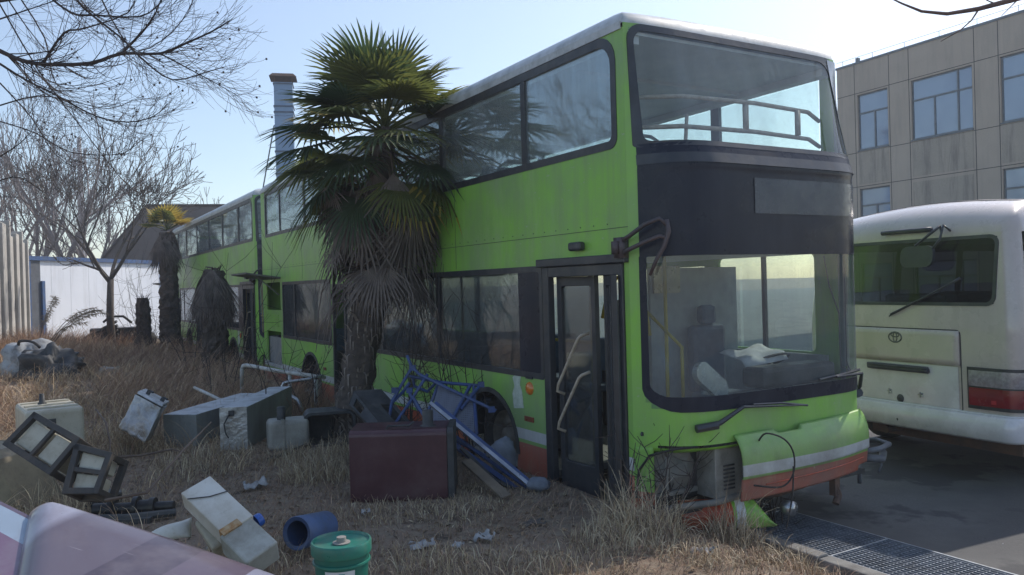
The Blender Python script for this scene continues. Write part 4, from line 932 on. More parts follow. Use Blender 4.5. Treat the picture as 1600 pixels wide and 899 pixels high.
b.box((.30,-.30,-.12),(.36,-.05,-.08)); b.box((.5,-.30,.06),(.55,-.05,.10)); b.box((-.02,-.3,.24),(.04,-.05,.29)); b.box((-.18,-.3,-.04),(-.12,-.05,.0))
b.build('shell','dark',bb,bevel=.008); 
bb.matrix_world=Matrix.Identity(4)
# simpler: rebuild in world axes from the measured outline, one slanting box with openings
for c in children(bb): bpy.data.objects.remove(c)
o=P(545,632,7.7); bb.matrix_world=Matrix.Translation(o)
A=P(572,609,7.75)-o; Bq=P(640,660,7.35)-o; D=P(545,632,7.7)-o
e1=(P(596,609,7.95)-o); e2=(P(643,662,7.45)-o); e3=(P(593,668,7.3)-o); e4=Vector((0,0,0)); e5=(P(553,611,7.9)-o)
def slabq(a,bq,c,d,hole,th,mb_):
    """quad a-b-c-d with a window at fractions hole, thickness th"""
    n=(bq-a).cross(d-a).normalized()*th
    f=lambda u,v,t:(a*(1-u)+bq*u)*(1-v)+(d*(1-u)+c*u)*v+n*(t)
    mb_.plate([(0,0),(1,0),(1,1),(0,1)],[[(hole[0],hole[1]),(hole[2],hole[1]),(hole[2],hole[3]),(hole[0],hole[3])]] if hole else [],f,1)
b=MB()
slabq(e4,e5,e1,e3+(e1-e1),(.12,.2,.6,.55),.03,b) if 0 else None
T1=e5; T2=e1; T3=e2; T4=P(595,665,7.28)-o; BL=e4
slabq(T1,T2,T3,T4,(.55,.42,.88,.93),.03,b)
slabq(BL,T1,T4,P(583,672,7.26)-o,(.2,.15,.8,.45),.03,b)
slabq(BL+Vector((.1,.3,-.05)),T1+Vector((.15,.28,-.03)),T3+Vector((.05,.1,-.1)),T4+Vector((0,.2,-.12)),None,.03,b)
b.build('shell','dark',bb,bevel=.006)
# ---- blue seat frames
def W_(px,py,d): return P(px,py,d)
o=gp(700,745); sf=empty('seat_frame_pile',o,0,'blue tubular seat frame with perforated grey panels leaning against the front wheel of the bus','seat frame')
def rel(px,py,d): return P(px,py,d)-o
b=MB()
for q in ([(636,556,7.9),(643,573,7.85),(655,585,7.8),(700,607,7.65),(770,640,7.5),(775,642,7.5)],
          [(645,572,7.85),(612,628,7.7)],[(640,598,7.8),(630,612,7.8),(612,630,7.7),(607,660,7.6)],
          [(668,585,7.8),(645,622,7.7),(617,663,7.5)],[(645,620,7.7),(668,660,7.5)],[(640,588,7.9),(690,598,7.8),(752,603,7.7)],
          [(686,597,7.8),(660,668,7.4)],[(735,602,7.7),(707,655,7.4),(700,680,7.3)],[(740,604,7.7),(745,680,7.35)],[(752,600,7.7),(720,640,7.5)],
          [(645,590,7.95),(648,604,7.95),(668,612,7.9),(682,597,7.9)],[(640,615,7.75),(655,642,7.65)],[(660,668,7.4),(640,662,7.45)]):
    b.tube([rel(*c) for c in q],.016,8)
for c in ((752,601,7.7),(768,640,7.5),(645,575,7.85),(640,610,7.8),(617,610,7.75)): 
    cc=rel(*c); b.box(cc-Vector((.03,.03,.025)),cc+Vector((.03,.03,.025)))
b.build('tube_frame','bluep',sf,smooth=False)
def perf():
    m=bpy.data.materials.new('perforated_sheet'); m.use_nodes=True; t=m.node_tree; bs=t.nodes['Principled BSDF']; bs.inputs['Base Color'].default_value=(.17,.18,.23,1); bs.inputs['Roughness'].default_value=.5
    vo=t.nodes.new('ShaderNodeTexVoronoi'); vo.inputs['Scale'].default_value=60; vo.inputs['Randomness'].default_value=0; t.links.new(coord(t),vo.inputs['Vector'])
    c=mixc(t,ramp(t,vo.outputs['Distance'],.25,.4),(.05,.05,.07),(.13,.14,.18)); t.links.new(c,bs.inputs['Base Color']); return m
MT['perf']=perf()
for k,(c1,c2,c3,c4) in enumerate((((686,600,7.76),(722,620,7.6),(700,672,7.35),(668,664,7.42)),((722,622,7.62),(742,610,7.68),(746,676,7.38),(704,668,7.38)))):
    b=MB(); a,bq,c,d=[rel(*x) for x in (c1,c2,c3,c4)]; slabq(a,bq,c,d,None,.012,b); b.build('perforated_panel','perf',sf)
# ---- silver rail and blue lengths beneath
def bar(name,pts,w_,h_,m,label,cat,n=4,group=None):
    q=[Vector(x) for x in pts]; b=MB(); c0=q[0]; b.tube([x-c0 for x in q],w_,n); o=b.build(name,m); o.location=c0; tag(o,label,cat,group); return o
MT['siderail']=mat('silver_rail',(.42,.43,.46),(.25,.26,.3),rough=.35,metal=.6,scale=10)
o0=P(672,630,7.15)
rl_e=empty('window_rail',o0,0,'long silver and blue metal rail sloping down from the seat frame to the door step','rail')
b=MB(); v1=P(672,630,7.15)-o0; v2=P(834,764,6.75)-o0; b.tube([v1,v2],.022,4); b.build('silver_edge','siderail',rl_e)
b=MB(); b.tube([v1+Vector((.04,.03,-.01)),v2+Vector((.03,.03,-.01))],.026,4); b.tube([v1+Vector((.02,.10,-.18)),v2+Vector((-.02,.06,-.03))],.018,4); b.build('blue_edge','bluep',rl_e)
bar('bed_rail',[P(705,692,7.1),P(765,735,7.0),P(812,768,6.9)],.03,0,'bluep','dull blue metal bar lying under the silver rail','bar')
bar('bed_rail',[P(711,688,7.25),P(758,712,7.25)],.016,0,'bluep','short pale blue tube just behind the right end of the maroon tank','bar',6)
bar('metal_strip',[P(720,700,7.05),P(770,748,6.95),P(822,775,6.8)],.02,0,'dark','dark metal strip lying between the blue bar and the wooden board','bar')
# plank
a=P(728,720,6.95); c=gp(792,783); c.z+=.03
pm=frame_of(a,c-a,ez=(0,-.3,1)); b=MB(); b.box((0,-.045,-.012),((c-a).length,.045,.012)); o=b.build('wooden_board','wood',bevel=.003); o.matrix_world=pm; tag(o,'weathered wooden board sloping to the ground right of the maroon tank','board')
# pale bag by wheel and grey lump at door
def lump(name,pos,sx,sy,sz,m,label,cat,seed=0,amp=.25,nu=18,nv=12):
    b=MB(); vs=[]; 
    for j in range(nv+1):
        for i in range(nu):
            th=PI*j/nv; ph=2*PI*i/nu; d=Vector((math.sin(th)*math.cos(ph),math.sin(th)*math.sin(ph),math.cos(th))); r=1+amp*noise.noise(d*1.7+Vector((seed,0,0)))+amp*.5*noise.noise(d*5+Vector((seed,0,0)))
            vs.append((d.x*sx*r,d.y*sy*r,d.z*sz*r))
    b.add(vs,[(j*nu+i,j*nu+(i+1)%nu,(j+1)*nu+(i+1)%nu,(j+1)*nu+i) for j in range(nv) for i in range(nu)])
    o=b.build(name,m,smooth=True); o.location=pos; tag(o,label,cat); return o
MT['paleplastic']=mat('pale_plastic_sheet',(.20,.22,.26),(.13,.145,.17),rough=.8)
lump('plastic_bag',P(785,712,7.3),.13,.1,.16,'paleplastic','pale blue plastic bag stuffed in front of the bus front wheel','bag',3)
lump('cloth_bundle',gp(842,768,.06),.10,.08,.06,'paleplastic','small grey blue bundle at the foot of the bus door frame','bundle',5)
# ---- green bucket
def bucket():
    p=P(533,843,4.1); z0=p.z-.36; r=.147
    e=empty('paint_bucket',(p.x,p.y,z0),R(20),'teal green paint bucket with lid, spout and white blue label, at the bottom edge','bucket')
    b=MB(); b.lathe([(0,0),(.118,0),(.122,.01),(.138,.30),(.139,.31)],40); b.build('body',mat('teal_plastic',(.012,.15,.115),(.015,.12,.09),rough=.4,scale=4,dirt=(.15,.16,.12),dirt_amt=.35),e,smooth=True,auto=40)
    b=MB(); b.lathe([(.139,.295),(.150,.297),(.153,.305),(.153,.352),(.149,.36),(.143,.36),(.139,.348),(.10,.344),(0,.344)],40); b.lathe([(.139,.25),(.146,.252),(.146,.262),(.139,.264)],40); b.build('lid','teal_lid' if 'teal_lid' in MT else mat('teal_lid',(.02,.20,.15),(.03,.16,.12),rough=.35,dirt=(.2,.19,.15),dirt_amt=.5),e,smooth=True,auto=40)
    b=MB(); b.lathe([(.045,.346),(.045,.350),(.025,.352),(.024,.376),(0,.378)],20,Matrix.Translation((.0,-.01,0))); b.build('spout',mat('spout_grey',(.32,.30,.27),rough=.6),e,smooth=True,auto=40)
    def cyl(a0,a1,z0,z1,off,m,nm,mm=None):
        b=MB(); b.grid(lambda u,v:Vector(((.1222+(.139-.1222)*((z0+(z1-z0)*v)/.31)+off)*math.cos(R(a0+(a1-a0)*u)),(.1222+(.139-.1222)*((z0+(z1-z0)*v)/.31)+off)*math.sin(R(a0+(a1-a0)*u)),z0+(z1-z0)*v)),14,2); b.build(nm,m,e,smooth=True)
    cyl(-135,-70,.05,.238,.0015,mat('label_white',(.62,.66,.68),rough=.4),'label')
    cyl(-118,-92,.15,.19,.003,mat('label_blue',(.03,.16,.42),rough=.4),'label_mark')
    cyl(-104,-92,.195,.228,.003,mat('label_teal',(.10,.33,.30),rough=.4),'label_mark')
bucket()
# ---- blue barrel-like pipe lying
a=P(463,834,5.15); c=P(508,822,5.45); 
m0=frame_of(a,c-a); b=MB(); mm=m0.to_3x3().to_4x4()@Matrix.Rotation(R(90),4,'Y')
b.lathe([(.080,.01),(.105,.0),(.108,.006),(.100,.33),(.090,.345),(0,.345)],30,mm); b.lathe([(.100,.001),(.092,.33),(0,.335)],30,mm)
o=b.build('blue_bin','bluedull',smooth=True,auto=50); o.location=a; tag(o,'dull blue round bin lying on its side with its dark mouth facing left','bin')
# ---- tilted tank builder: box between two end points with a cross-section
def tilted(name,p0,p1,wd,ht,m,label,cat,parts=None,ez=(0,0,1),bev=.02,group=None):
    e=empty(name,p0,0,label,cat,group); e.matrix_world=frame_of(p0,p1-p0,ez=ez); Lb=(p1-p0).length
    b=MB(); b.box((0,-wd/2,-ht/2),(Lb,wd/2,ht/2)); b.build('body',m,e,bevel=bev,seg=3)
    return e,Lb
# white tank, two parts
e,Lb=tilted('water_tank',P(308,768,5.0),P(375,832,4.75),.20,.13,'whitetank','white plastic tank with blue cap and rust stain, tipped towards the camera','tank',ez=(.5,-.75,.45),bev=.008)
b=MB(); b.box((Lb-.02,-.12,-.10),(Lb+.26,.09,.055)); b.build('lower_section',mat('translucent_grey',(.40,.40,.36),(.30,.30,.26),rough=.5,dirt=(.16,.14,.1)),e,bevel=.015,seg=3)
b=MB(); b.lathe([(0,.04),(.035,.04),(.04,.03),(.04,0)],18,Matrix.Translation((Lb+.0,.11,.0))@Matrix.Rotation(R(-90),4,'X')); b.build('cap',mat('blue_cap',(.02,.10,.40),rough=.35),e,smooth=True,auto=40)
b=MB(); b.box((Lb*.9,-.101,-.066),(Lb+.005,.02,.0672)); b.build('rust_stain',mat('rust_stain',(.30,.14,.04),(.42,.33,.2),rough=.8,scale=25),e)
b=MB(); b.tube([(.08,-.10,.07),(.16,.0,.072),(.20,.10,.072)],.004,5); b.build('strap','dark',e)
e,Lb=tilted('plastic_canister',P(322,812,5.0),P(352,855,4.85),.14,.10,'creamtank','dirty beige canister half hidden under the white tank with blue cap','canister',ez=(.3,-.8,.4))
# white curved shell
b=MB(); b.grid(lambda u,v:Vector((.30*(u-.5),.16*(v-.5),.09*math.sin(PI*u)**.6*math.sin(PI*(.15+.85*v)))),16,10); o=b.build('white_shell','whitetank',smooth=True,solid=.012); o.location=P(262,838,4.95); o.rotation_euler=(R(35),R(-18),R(8)); tag(o,'white curved plastic shell with a dirty hollow side, left of the white tank','shell')
# machine parts
o=gp(210,808); e=empty('drive_shaft',o,R(6),'dark oily drive shaft with flanges behind the lavender panel','machine part')
b=MB(); mx=Matrix.Translation((-.30,0,.07))@Matrix.Rotation(R(90),4,'Y'); b.lathe([(0,0),(.05,0),(.05,.12),(.085,.12),(.085,.15),(.045,.15),(.045,.30),(.09,.30),(.09,.335),(.06,.335),(.06,.42),(.075,.42),(.075,.46),(.04,.46),(.04,.60),(0,.6)],20,mx); b.build('shaft',mat('oily_iron',(.035,.035,.038),(.06,.055,.05),rough=.45,metal=.5,dirt=(.1,.08,.06)),e,smooth=True,auto=35)
b=MB(); b.box((-.40,-.25,.0),(.2,-.17,.05)); b.tube([(-.4,-.1,.04),(.0,-.2,.05),(.35,-.12,.05)],.03,8); b.build('bracket','dark',e)
o=gp(165,795); e=empty('gear_housing',o,R(30),'dark greasy gear housing lying left of the drive shaft','machine part')
b=MB(); b.box((-.12,-.10,0),(.12,.10,.14)); b.lathe([(0,.2),(.07,.2),(.07,.12),(.1,.12),(.1,.0)],16,Matrix.Translation((-.05,0,.05))@Matrix.Rotation(R(70),4,'X')); b.build('housing',bpy.data.materials['oily_iron'],e,bevel=.02)
# ---- caged batteries
def cage(c4,d,label,n,flat):
    """c4: outline corners in order; open frame of black angle with cream boxes inside"""
    p=[P(x,y,dd_) for (x,y,dd_) in c4]; o=sum((x for x in p),Vector())/4; e=empty('battery_crate',o,0,label,'crate','crates of cream batteries')
    q=[x-o for x in p]; nrm=(q[1]-q[0]).cross(q[3]-q[0]).normalized(); 
    if nrm.dot(CAM-o)<0: nrm=-nrm
    dp=-nrm*.20; b=MB()
    for a in range(4):
        s0,s1=q[a],q[(a+1)%4]; ex=s1-s0; m_=frame_of(s0,ex,ez=nrm); L_=ex.length; b.box((-.02,-.022,-.02),(L_+.02,.022,.02),mx=m_)
        m_=frame_of(s0+dp,ex,ez=nrm); b.box((-.02,-.022,-.02),(L_+.02,.022,.02),mx=m_)
        m_=frame_of(s0,dp,ez=ex); b.box((0,-.02,-.02),(.2,.02,.02),mx=m_)
    for k in range(1,n):
        u=k/n; s0=q[0]*(1-u)+q[1]*u; s1=q[3]*(1-u)+q[2]*u; m_=frame_of(s0,s1-s0,ez=nrm); b.box((0,-.016,-.012),((s1-s0).length,.016,.014),mx=m_)
    b.build('frame',mat('crate_black',(.04,.037,.035),(.07,.06,.05),rough=.7,dirt=(.12,.09,.07)) if 'crate_black' not in bpy.data.materials else bpy.data.materials['crate_black'],e,bevel=.003)
    for k in range(n):
        a0=(k+.12)/n; a1=(k+.90)/n; f=lambda u,v:(q[0]*(1-u)+q[1]*u)*(1-v)+(q[3]*(1-u)+q[2]*u)*v
        A_,B_,C_,D_=f(a0,.12),f(a1,.12),f(a1,.88),f(a0,.88); b=MB(); b.add([A_-nrm*.015,B_-nrm*.015,C_-nrm*.015,D_-nrm*.015,A_+dp*.9,B_+dp*.9,C_+dp*.9,D_+dp*.9],[(0,1,2,3),(7,6,5,4),(0,4,5,1),(1,5,6,2),(2,6,7,3),(3,7,4,0)]); b.build('battery','creamtank',e,bevel=.012,seg=3)
cage([(55,650,6.0),(122,688,5.8),(80,738,5.7),(12,694,5.9)],5.9,'open black metal crate holding two cream batteries, tilted, before the cream box tank',2,0)
cage([(122,699,5.75),(104,768,5.6),(152,768,5.55),(172,712,5.7)],5.8,'smaller black crate of cream batteries standing on end beside the tilted crate',2,1)
e=None
# band across second crate
# ---- cream tank bottom left
p=gp(-30,800); e=empty('fuel_tank',(p.x,p.y,p.z),R(-12),'dirty yellowish tank leaning at the left edge under the battery crates','tank')
b=MB(); b.plate([(0,-.02),(.44,-.02),(.36,.12),(.20,.44),(.12,.50),(-.25,.50),(-.25,-.02)],[],lambda a,z,t:Vector((a,t,z)),.4); b.build('body',mat('old_yellow_tank',(.27,.22,.14),(.19,.155,.10),rough=.6,dirt=(.12,.09,.06)),e,bevel=.03,seg=3)
# cream box tank back left
p=gp(104,722); c=P(40,641,7.6)
p=Vector((c.x,c.y,0)); e=empty('box_tank',(p.x,p.y,terrain(p.x,p.y)-.02),R(38),'big cream plastic box tank with black spout at the left edge','tank')
H_=c.z-terrain(p.x,p.y)+.0
b=MB(); b.box((0,0,0),(.50,.85,H_)); b.build('body','creamtank',e,bevel=.04,seg=3)
b=MB(); 
for y in (.12,.36,.62): b.box((.03,y,H_-.005),(.47,y+.035,H_+.015))
b.build('rib','creamtank',e,bevel=.008)
b=MB(); b.lathe([(.04,0),(.04,.02),(.028,.03),(.022,.11),(0,.11)],14,Matrix.Translation((.20,.48,H_))); b.build('spout','dark',e,smooth=True); b=MB(); b.box((.18,-.012,H_-.20),(.25,-.001,H_-.09)); b.build('fitting','dark',e)
# foil box
a=P(232,640,8.9)
e=empty('foil_box',a,0,'crumpled silver foil box with grey lid tipped over in the dry grass','box')
q=[P(213,617,8.9),P(252,638,8.75),P(226,694,8.6),P(184,668,8.75)]; qq=[x-a for x in q]; n=(P(262,632,9.3)-P(252,638,8.75))*.9
b=MB(); b.add(qq+[x+n for x in qq],[(0,1,2,3),(7,6,5,4),(1,5,6,2),(2,6,7,3),(3,7,4,0)])
f0=b.build('foil_body','foil',e,bevel=.02)
sd_=f0.modifiers.new('sub','SUBSURF'); sd_.subdivision_type='SIMPLE'; sd_.levels=4; sd_.render_levels=4
dm=f0.modifiers.new('d','DISPLACE'); tx=bpy.data.textures.new('crumple','CLOUDS'); tx.noise_scale=.12; dm.texture=tx; dm.strength=.05; dm.mid_level=.5
T=[qq[0],qq[1],qq[1]+n*1.05,qq[0]+n*1.05]; upn=(qq[0]-qq[3]).normalized()*.015; b=MB(); b.add([x+upn for x in T]+[x+upn*3 for x in T],[(0,3,2,1),(4,5,6,7),(0,1,5,4),(1,2,6,5),(2,3,7,6),(3,0,4,7)]); b.build('lid','ducttop',e,bevel=.004)
b=MB(); 
for k in ((.3,.25),(.85,.35)): c=qq[0]*(1-k[0])+qq[1]*k[0]+n*k[1]+upn*3; b.tube([c,c+upn*3],.025,8); b.tube([c+upn*3,c+upn*3+(qq[1]-qq[0])*.15],.012,6)
b.build('fitting','dark',e)
# long grey box, foil-ended box
p0=gp(308,700); p0.z-=.02
def gbox(name,ptlist,h,m,label,cat,topm=None,group=None):
    """box from the plan points of the near long side (two) and a depth vector"""
    a,c,dep=ptlist; o=Vector((a.x,a.y,min(a.z,c.z))); e=empty(name,o,0,label,cat,group); ex=Vector((c.x-a.x,c.y-a.y,0)); dv_=Vector((dep.x,dep.y,0))
    b=MB(); vs=[Vector((0,0,-.05)),ex+Vector((0,0,-.05)),ex+dv_+Vector((0,0,-.05)),dv_+Vector((0,0,-.05))]; vs+=[v+Vector((0,0,h+.05)) for v in vs]
    b.add(vs,[(0,3,2,1),(0,1,5,4),(1,2,6,5),(2,3,7,6),(3,0,4,7),(4,5,6,7)],0); b.m[-1]=1 if topm else 0
    b.build('body',[m]+([topm] if topm else []),e,bevel=.008); return e,ex,dv_
a=gp(253,700); c=gp(305,702); 
a=gp(308,697); c=Vector(gp(420,655)); dep=(gp(256,700)-a)
e,ex,dv_=gbox('duct_box',(a,c,dep),.36,'duct','long low grey sheet metal duct lying left of the foil ended duct','duct','ducttop','grey sheet metal ducts')
a=gp(388,702); c=gp(457,659); dep=gp(345,704)-a
e,ex,dv_=gbox('duct_box',(a,c,dep),.47,'duct','tall grey duct with foil wrapped end between the long low duct and the palm','duct','ducttop','grey sheet metal ducts')
nn=Vector((-ex.y,ex.x,0)).normalized(); b=MB(); off=-(ex.normalized())*.012
vs=[off,dv_+off,dv_+off+Vector((0,0,.475)),off+Vector((0,0,.475))]; b.add(vs+[v+ex.normalized()*.01 for v in vs],[(0,1,2,3),(7,6,5,4),(0,4,5,1),(1,5,6,2),(2,6,7,3),(3,7,4,0)]); b.build('foil_end','foil',e,bevel=.003)
b=MB(); c0=dv_*.55+off*2; b.box(c0+Vector((-.03,-.012,.38)),c0+Vector((.03,.0,.44))); b.tube([c0+Vector((-.02,-.02,.40)),c0+Vector((-.07,-.04,.3)),c0+Vector((-.05,-.05,.2)),c0+Vector((-.02,-.05,.15))],.008,6); b.build('cable_gland','dark',e); b=MB(); b.tube([ex*.6+dv_*.4+Vector((0,0,.47)),ex*.6+dv_*.4+Vector((0,0,.54))],.008,5); b.build('peg','dark',e)
# grey tank with neck & black tub
a=P(418,655,8.6); p=gp(420,706)
e=empty('water_tank',(p.x,p.y,p.z-.02),R(22),'dirty grey plastic tank with thick black neck beside the foil ended duct','tank')
b=MB(); b.box((0,0,0),(.44,.30,.34)); b.build('body','greytank',e,bevel=.05,seg=4); b=MB(); b.box((.14,-.012,.02),(.17,.31,.352)); b.build('band','greytank',e)
b=MB(); b.lathe([(.045,-.02),(.045,.14),(.035,.15),(0,.15)],16,Matrix.Translation((.15,.1,.33))); b.build('neck','dark',e,smooth=True)
p=gp(482,700); e=empty('black_tub',(p.x,p.y,p.z),R(15),'black plastic tub on its side between the grey tank and the palm foot','tub')
b=MB(); b.plate(rrect(-.05,0,.52,.38,.09),[rrect(-.02,.03,.49,.35,.07)],lambda x,z,t:Vector((x,t,z)),.40); b.plate(rrect(-.045,.005,.515,.375,.09),[],lambda x,z,t:Vector((x,.38+t,z)),.015); b.build('shell','dark',e,bevel=.006)
# dark scrap strip on ground
bar('rubber_strip',[gp(420,722,.03),gp(450,714,.04),gp(482,700,.04)],.022,0,'rubber','black rubber strip lying on the ground before the grey tank','strip')
# ---- white rail frame
o=gp(494,640); e=empty('pipe_railing',o,0,'white painted pipe railing standing in the grass before the rear wheel','railing')
def r2(px,py,d): return P(px,py,d)-o
b=MB(); b.tube([r2(378,605,12.6),r2(378,577,12.6),r2(380,572,12.6),r2(386,571,12.55),r2(440,581,12.0),r2(507,590,11.4)],.032,8)
b.tube([r2(453,583,11.9),r2(453,640,11.9)],.03,8); b.tube([r2(494,588,11.5),r2(494,645,11.5)],.03,8); b.tube([r2(378,600,12.6),r2(378,620,12.6)],.03,8); b.build('white_pipe',mat('chipped_white_pipe',(.52,.52,.50),(.40,.39,.36),rough=.5,scale=12,dirt=(.2,.12,.07),dirt_amt=.5),e,smooth=True)
b=MB(); b.tube([r2(440,624,11.2),r2(440,606,11.2),r2(443,599,11.2),r2(450,597,11.2),r2(480,593,11.3),r2(507,588,11.35)],.022,8); b.tube([r2(452,617,11.1),r2(465,625,11.0),r2(473,642,10.9)],.026,8); b.build('chrome_pipe','steel',e,smooth=True)
bar('white_pole',[P(304,606,11.6),P(330,618,11.0),P(358,632,10.5)],.022,0,bpy.data.materials['chipped_white_pipe'],'thin white pole slanting down on to the grey ducts','pole',8)
# ---- car scrap further back
p=gp(168,541); e=empty('scrap_bench',(p.x,p.y,p.z),R(25),'black scrapped vehicle seat base with bent hoop before the white wall','scrap')
b=MB()
mx=Matrix.Rotation(R(-28),4,'Y')
for i in range(5): b.box((-.7+.03*i,-.5,.02+i*.13),(.45+.05*i,.6,.10+i*.13),mx=mx)
b.box((-.5,-.3,.1),(.9,.5,.6)); b.build('slats','dark',e,bevel=.02)
b=MB(); b.tube([(-.1,0,.8),(.1,-.1,.98),(.5,-.1,.98),(.75,0,.75)],.04,8); b.build('hoop','rubber',e,smooth=True)
lump('tyre_heap',gp(212,541,.2),.7,.5,.36,'rubber','low dark heap of scrap rubber right of the scrapped seat base','heap',8,.4)
p=gp(66,590); e=empty('scrap_car_nose',(p.x,p.y,p.z),R(-15),'grey and black crumpled car front half buried in dry weeds at the left','scrap')
def lpart(name,pos,sx,sy,sz,m,seed,amp,parent):
    o=lump(name,pos,sx,sy,sz,m,'x','x',seed,amp,26,18)
    for k in ('label','category'): del o[k]
    o.parent=parent; return o
lpart('bonnet',Vector((-.30,0,.30)),.62,.5,.42,mat('dull_grey_paint',(.36,.37,.37),(.22,.22,.22),rough=.5,dirt=(.10,.08,.06),dirt_amt=.8),3,.35,e)
lpart('underside',Vector((.35,-.12,.16)),.55,.45,.40,'dark',7,.8,e)
b=MB(); b.tube(smooth([(-.25,-.3,.66),(-.15,-.35,.76),(.15,-.35,.74),(.28,-.3,.62)]),.028,6); b.build('hoop','rubber',e,smooth=True)
lump('white_sack',gp(268,547,.05),.32,.2,.14,'whitetank','small white sack lying at the foot of the far palm','sack',9,.3)
lump('grey_sack',gp(172,590,.05),.3,.2,.16,'greytank','faded grey sack in the weeds before the scrapped seat base','sack',12,.4)
# ---- litter
def paper(px,py,w_,l_,m,label,cat='litter',seed=1,rz=0,h=.018,group=None):
    p=gp(px,py,.012); b=MB(); b.grid(lambda u,v:Vector((w_*(u-.5),l_*(v-.5),h*(1+noise.noise(Vector((u*4+seed,v*4,seed)))*1.6))),10,8,lambda u,v:noise.noise(Vector((u*3+seed*2,v*3,seed)))>-.35); o=b.build('litter_scrap',m,smooth=True,solid=.003); o.location=p; o.rotation_euler=(R(6),R(-5),rz); tag(o,label,cat,group)
MT['litter']=mat('pale_litter',(.42,.41,.40),(.26,.25,.24),rough=.7,scale=20)
MT['purplelit']=mat('purple_litter',(.30,.26,.42),(.24,.2,.3),rough=.6,scale=20)
paper(660,857,.17,.10,'litter','crushed pale scrap of plastic on the bare soil, left one of three',seed=1,rz=.3)
paper(715,858,.08,.06,'litter','tiny pale scrap on the bare soil, between two larger scraps',seed=3,rz=1)
paper(758,847,.13,.10,'litter','whitish crumpled wrapper, right one of three on the bare soil',seed=5,rz=-.4,h=.03)
paper(1098,868,.15,.06,'litter','white torn strip in the grass under the bus front',seed=7,rz=-.5,h=.025)
paper(1200,862,.10,.05,'purplelit','small lilac wrapper in the grass near the drain grating',seed=9,rz=-.2)
paper(400,765,.20,.14,'litter','crumpled dusty foil heap between the blue bin and the ducts',seed=11,rz=.4,h=.04)
paper(572,805,.07,.08,'litter','grey scrap below the maroon tank',seed=13,rz=.2)
paper(1560,858,.06,.04,'litter','tiny pale leaf like scrap on the asphalt at the right edge',seed=15,rz=.2)
paper(836,822,.16,.08,mat('mud_scrap',(.12,.10,.085)),'muddy flat scrap on the ground before the open door',seed=17,rz=.1)
# ---- lavender panels in the left foreground
def lav(name,bands,axis_=0,span=1.0):
    m,t,b=nodes(name); tc=t.nodes.new('ShaderNodeTexCoord'); sp=t.nodes.new('ShaderNodeSeparateXYZ'); t.links.new(tc.outputs['Object'],sp.inputs[0])
    mr=t.nodes.new('ShaderNodeMapRange'); mr.inputs[2].default_value=span; t.links.new(sp.outputs[axis_],mr.inputs[0])
    cr=t.nodes.new('ShaderNodeValToRGB'); cr.color_ramp.interpolation='CONSTANT'; e=cr.color_ramp.elements; e[0].color=(*bands[0][1],1); e[1].position=bands[1][0]; e[1].color=(*bands[1][1],1)
    for ps,c in bands[2:]: k=e.new(ps); k.color=(*c,1)
    # wobble so the painted bands curve
    t.links.new(mr.outputs[0],cr.inputs[0]); return m,t,b,cr,sp,mr
LV1=(.105,.082,.104); LV2=(.062,.043,.060); LVW=(.50,.48,.58); PB=(.30,.37,.45); PK=(.17,.09,.145)
m,t,b,cr,sp,mr=lav('lavender_paint',[(0,LV1),(.57,LV2),(.76,(.11,.08,.107)),(.97,(.25,.25,.32))],0,1.0)
# rubbed pale area near the left edge
msk=ramp(t,sp.outputs[0],.26,.21); nzz=nz(t,9,6,.7); mm=t.nodes.new('ShaderNodeMath'); mm.operation='MULTIPLY'; t.links.new(msk,mm.inputs[0]); t.links.new(ramp(t,nzz,.30,.42),mm.inputs[1])
ms2=ramp(t,sp.outputs[0],.05,.075); m3=t.nodes.new('ShaderNodeMath'); m3.operation='MULTIPLY'; t.links.new(mm.outputs[0],m3.inputs[0]); t.links.new(ms2,m3.inputs[1])
col=mixc(t,m3.outputs[0],cr.outputs[0],(.27,.26,.32)); ed_=ramp(t,sp.outputs[0],.05,.04); col=mixc(t,ed_,col,(.30,.20,.19))
col=mixc(t,ramp(t,nz(t,2,5,.7),.55,.8),col,(.16,.13,.14)); col=mixc(t,ramp(t,nz(t,60,3,.6,(.06,1,1)),.68,.72),col,(.22,.19,.21)); col=mixc(t,ramp(t,nz(t,45,6,.8),.64,.70),col,(.05,.04,.04)); t.links.new(col,b.inputs['Base Color']); b.inputs['Roughness'].default_value=.33; b.inputs['Coat Weight'].default_value=.3
TL=P(60,779,3.1); TR=P(470,918,2.85); BLn=P(32,930,2.45)
exx=(TR-TL); eyy=BLn-TL; 
e=empty('painted_panel',TL,0,'large lavender vehicle panel with a rubbed white corner lying across the bottom left','panel'); fm_=frame_of(TL,exx,ez=-eyy.cross(exx) if 0 else exx.cross(eyy)); 
if (fm_.to_3x3()@Vector((0,0,1))).dot(CAM-TL)<0: fm_=frame_of(TL,exx,ez=-(exx.cross(eyy)))
e.matrix_world=fm_; inv=fm_.inverted(); bl_=inv@BLn; 
Lx=exx.length*1.15
def pf(u,v):
    x=Lx*u; yv=bl_.y*1.9*v; x0=bl_.x*1.9*v
    zz=-.05*(1-min(1,u/.06))**2-.035*(1-min(1,v/.05))**2+.012*math.sin(PI*u)
    return Vector((x0+x*(1-.0*v),yv,zz))
b=MB(); us3=[0,.008,.016,.026,.038,.05,.07,.1]+[.1+.9*i/20 for i in range(1,21)]; vs3=[0,.008,.018,.03,.05]+[.05+.95*i/12 for i in range(1,13)]
b.add([pf(u,v) for v in vs3 for u in us3],[(j*len(us3)+i,j*len(us3)+i+1,(j+1)*len(us3)+i+1,(j+1)*len(us3)+i) for j in range(len(vs3)-1) for i in range(len(us3)-1)])
b.build('skin',m,e,smooth=True,solid=.025)
m,t,b,cr,sp,mr=lav('striped_paint',[(0,(.12,.08,.11)),(.012,PB),(.115,PK),(.29,PB),(.41,PK),(.60,PB),(.75,PK)],1,1.0)
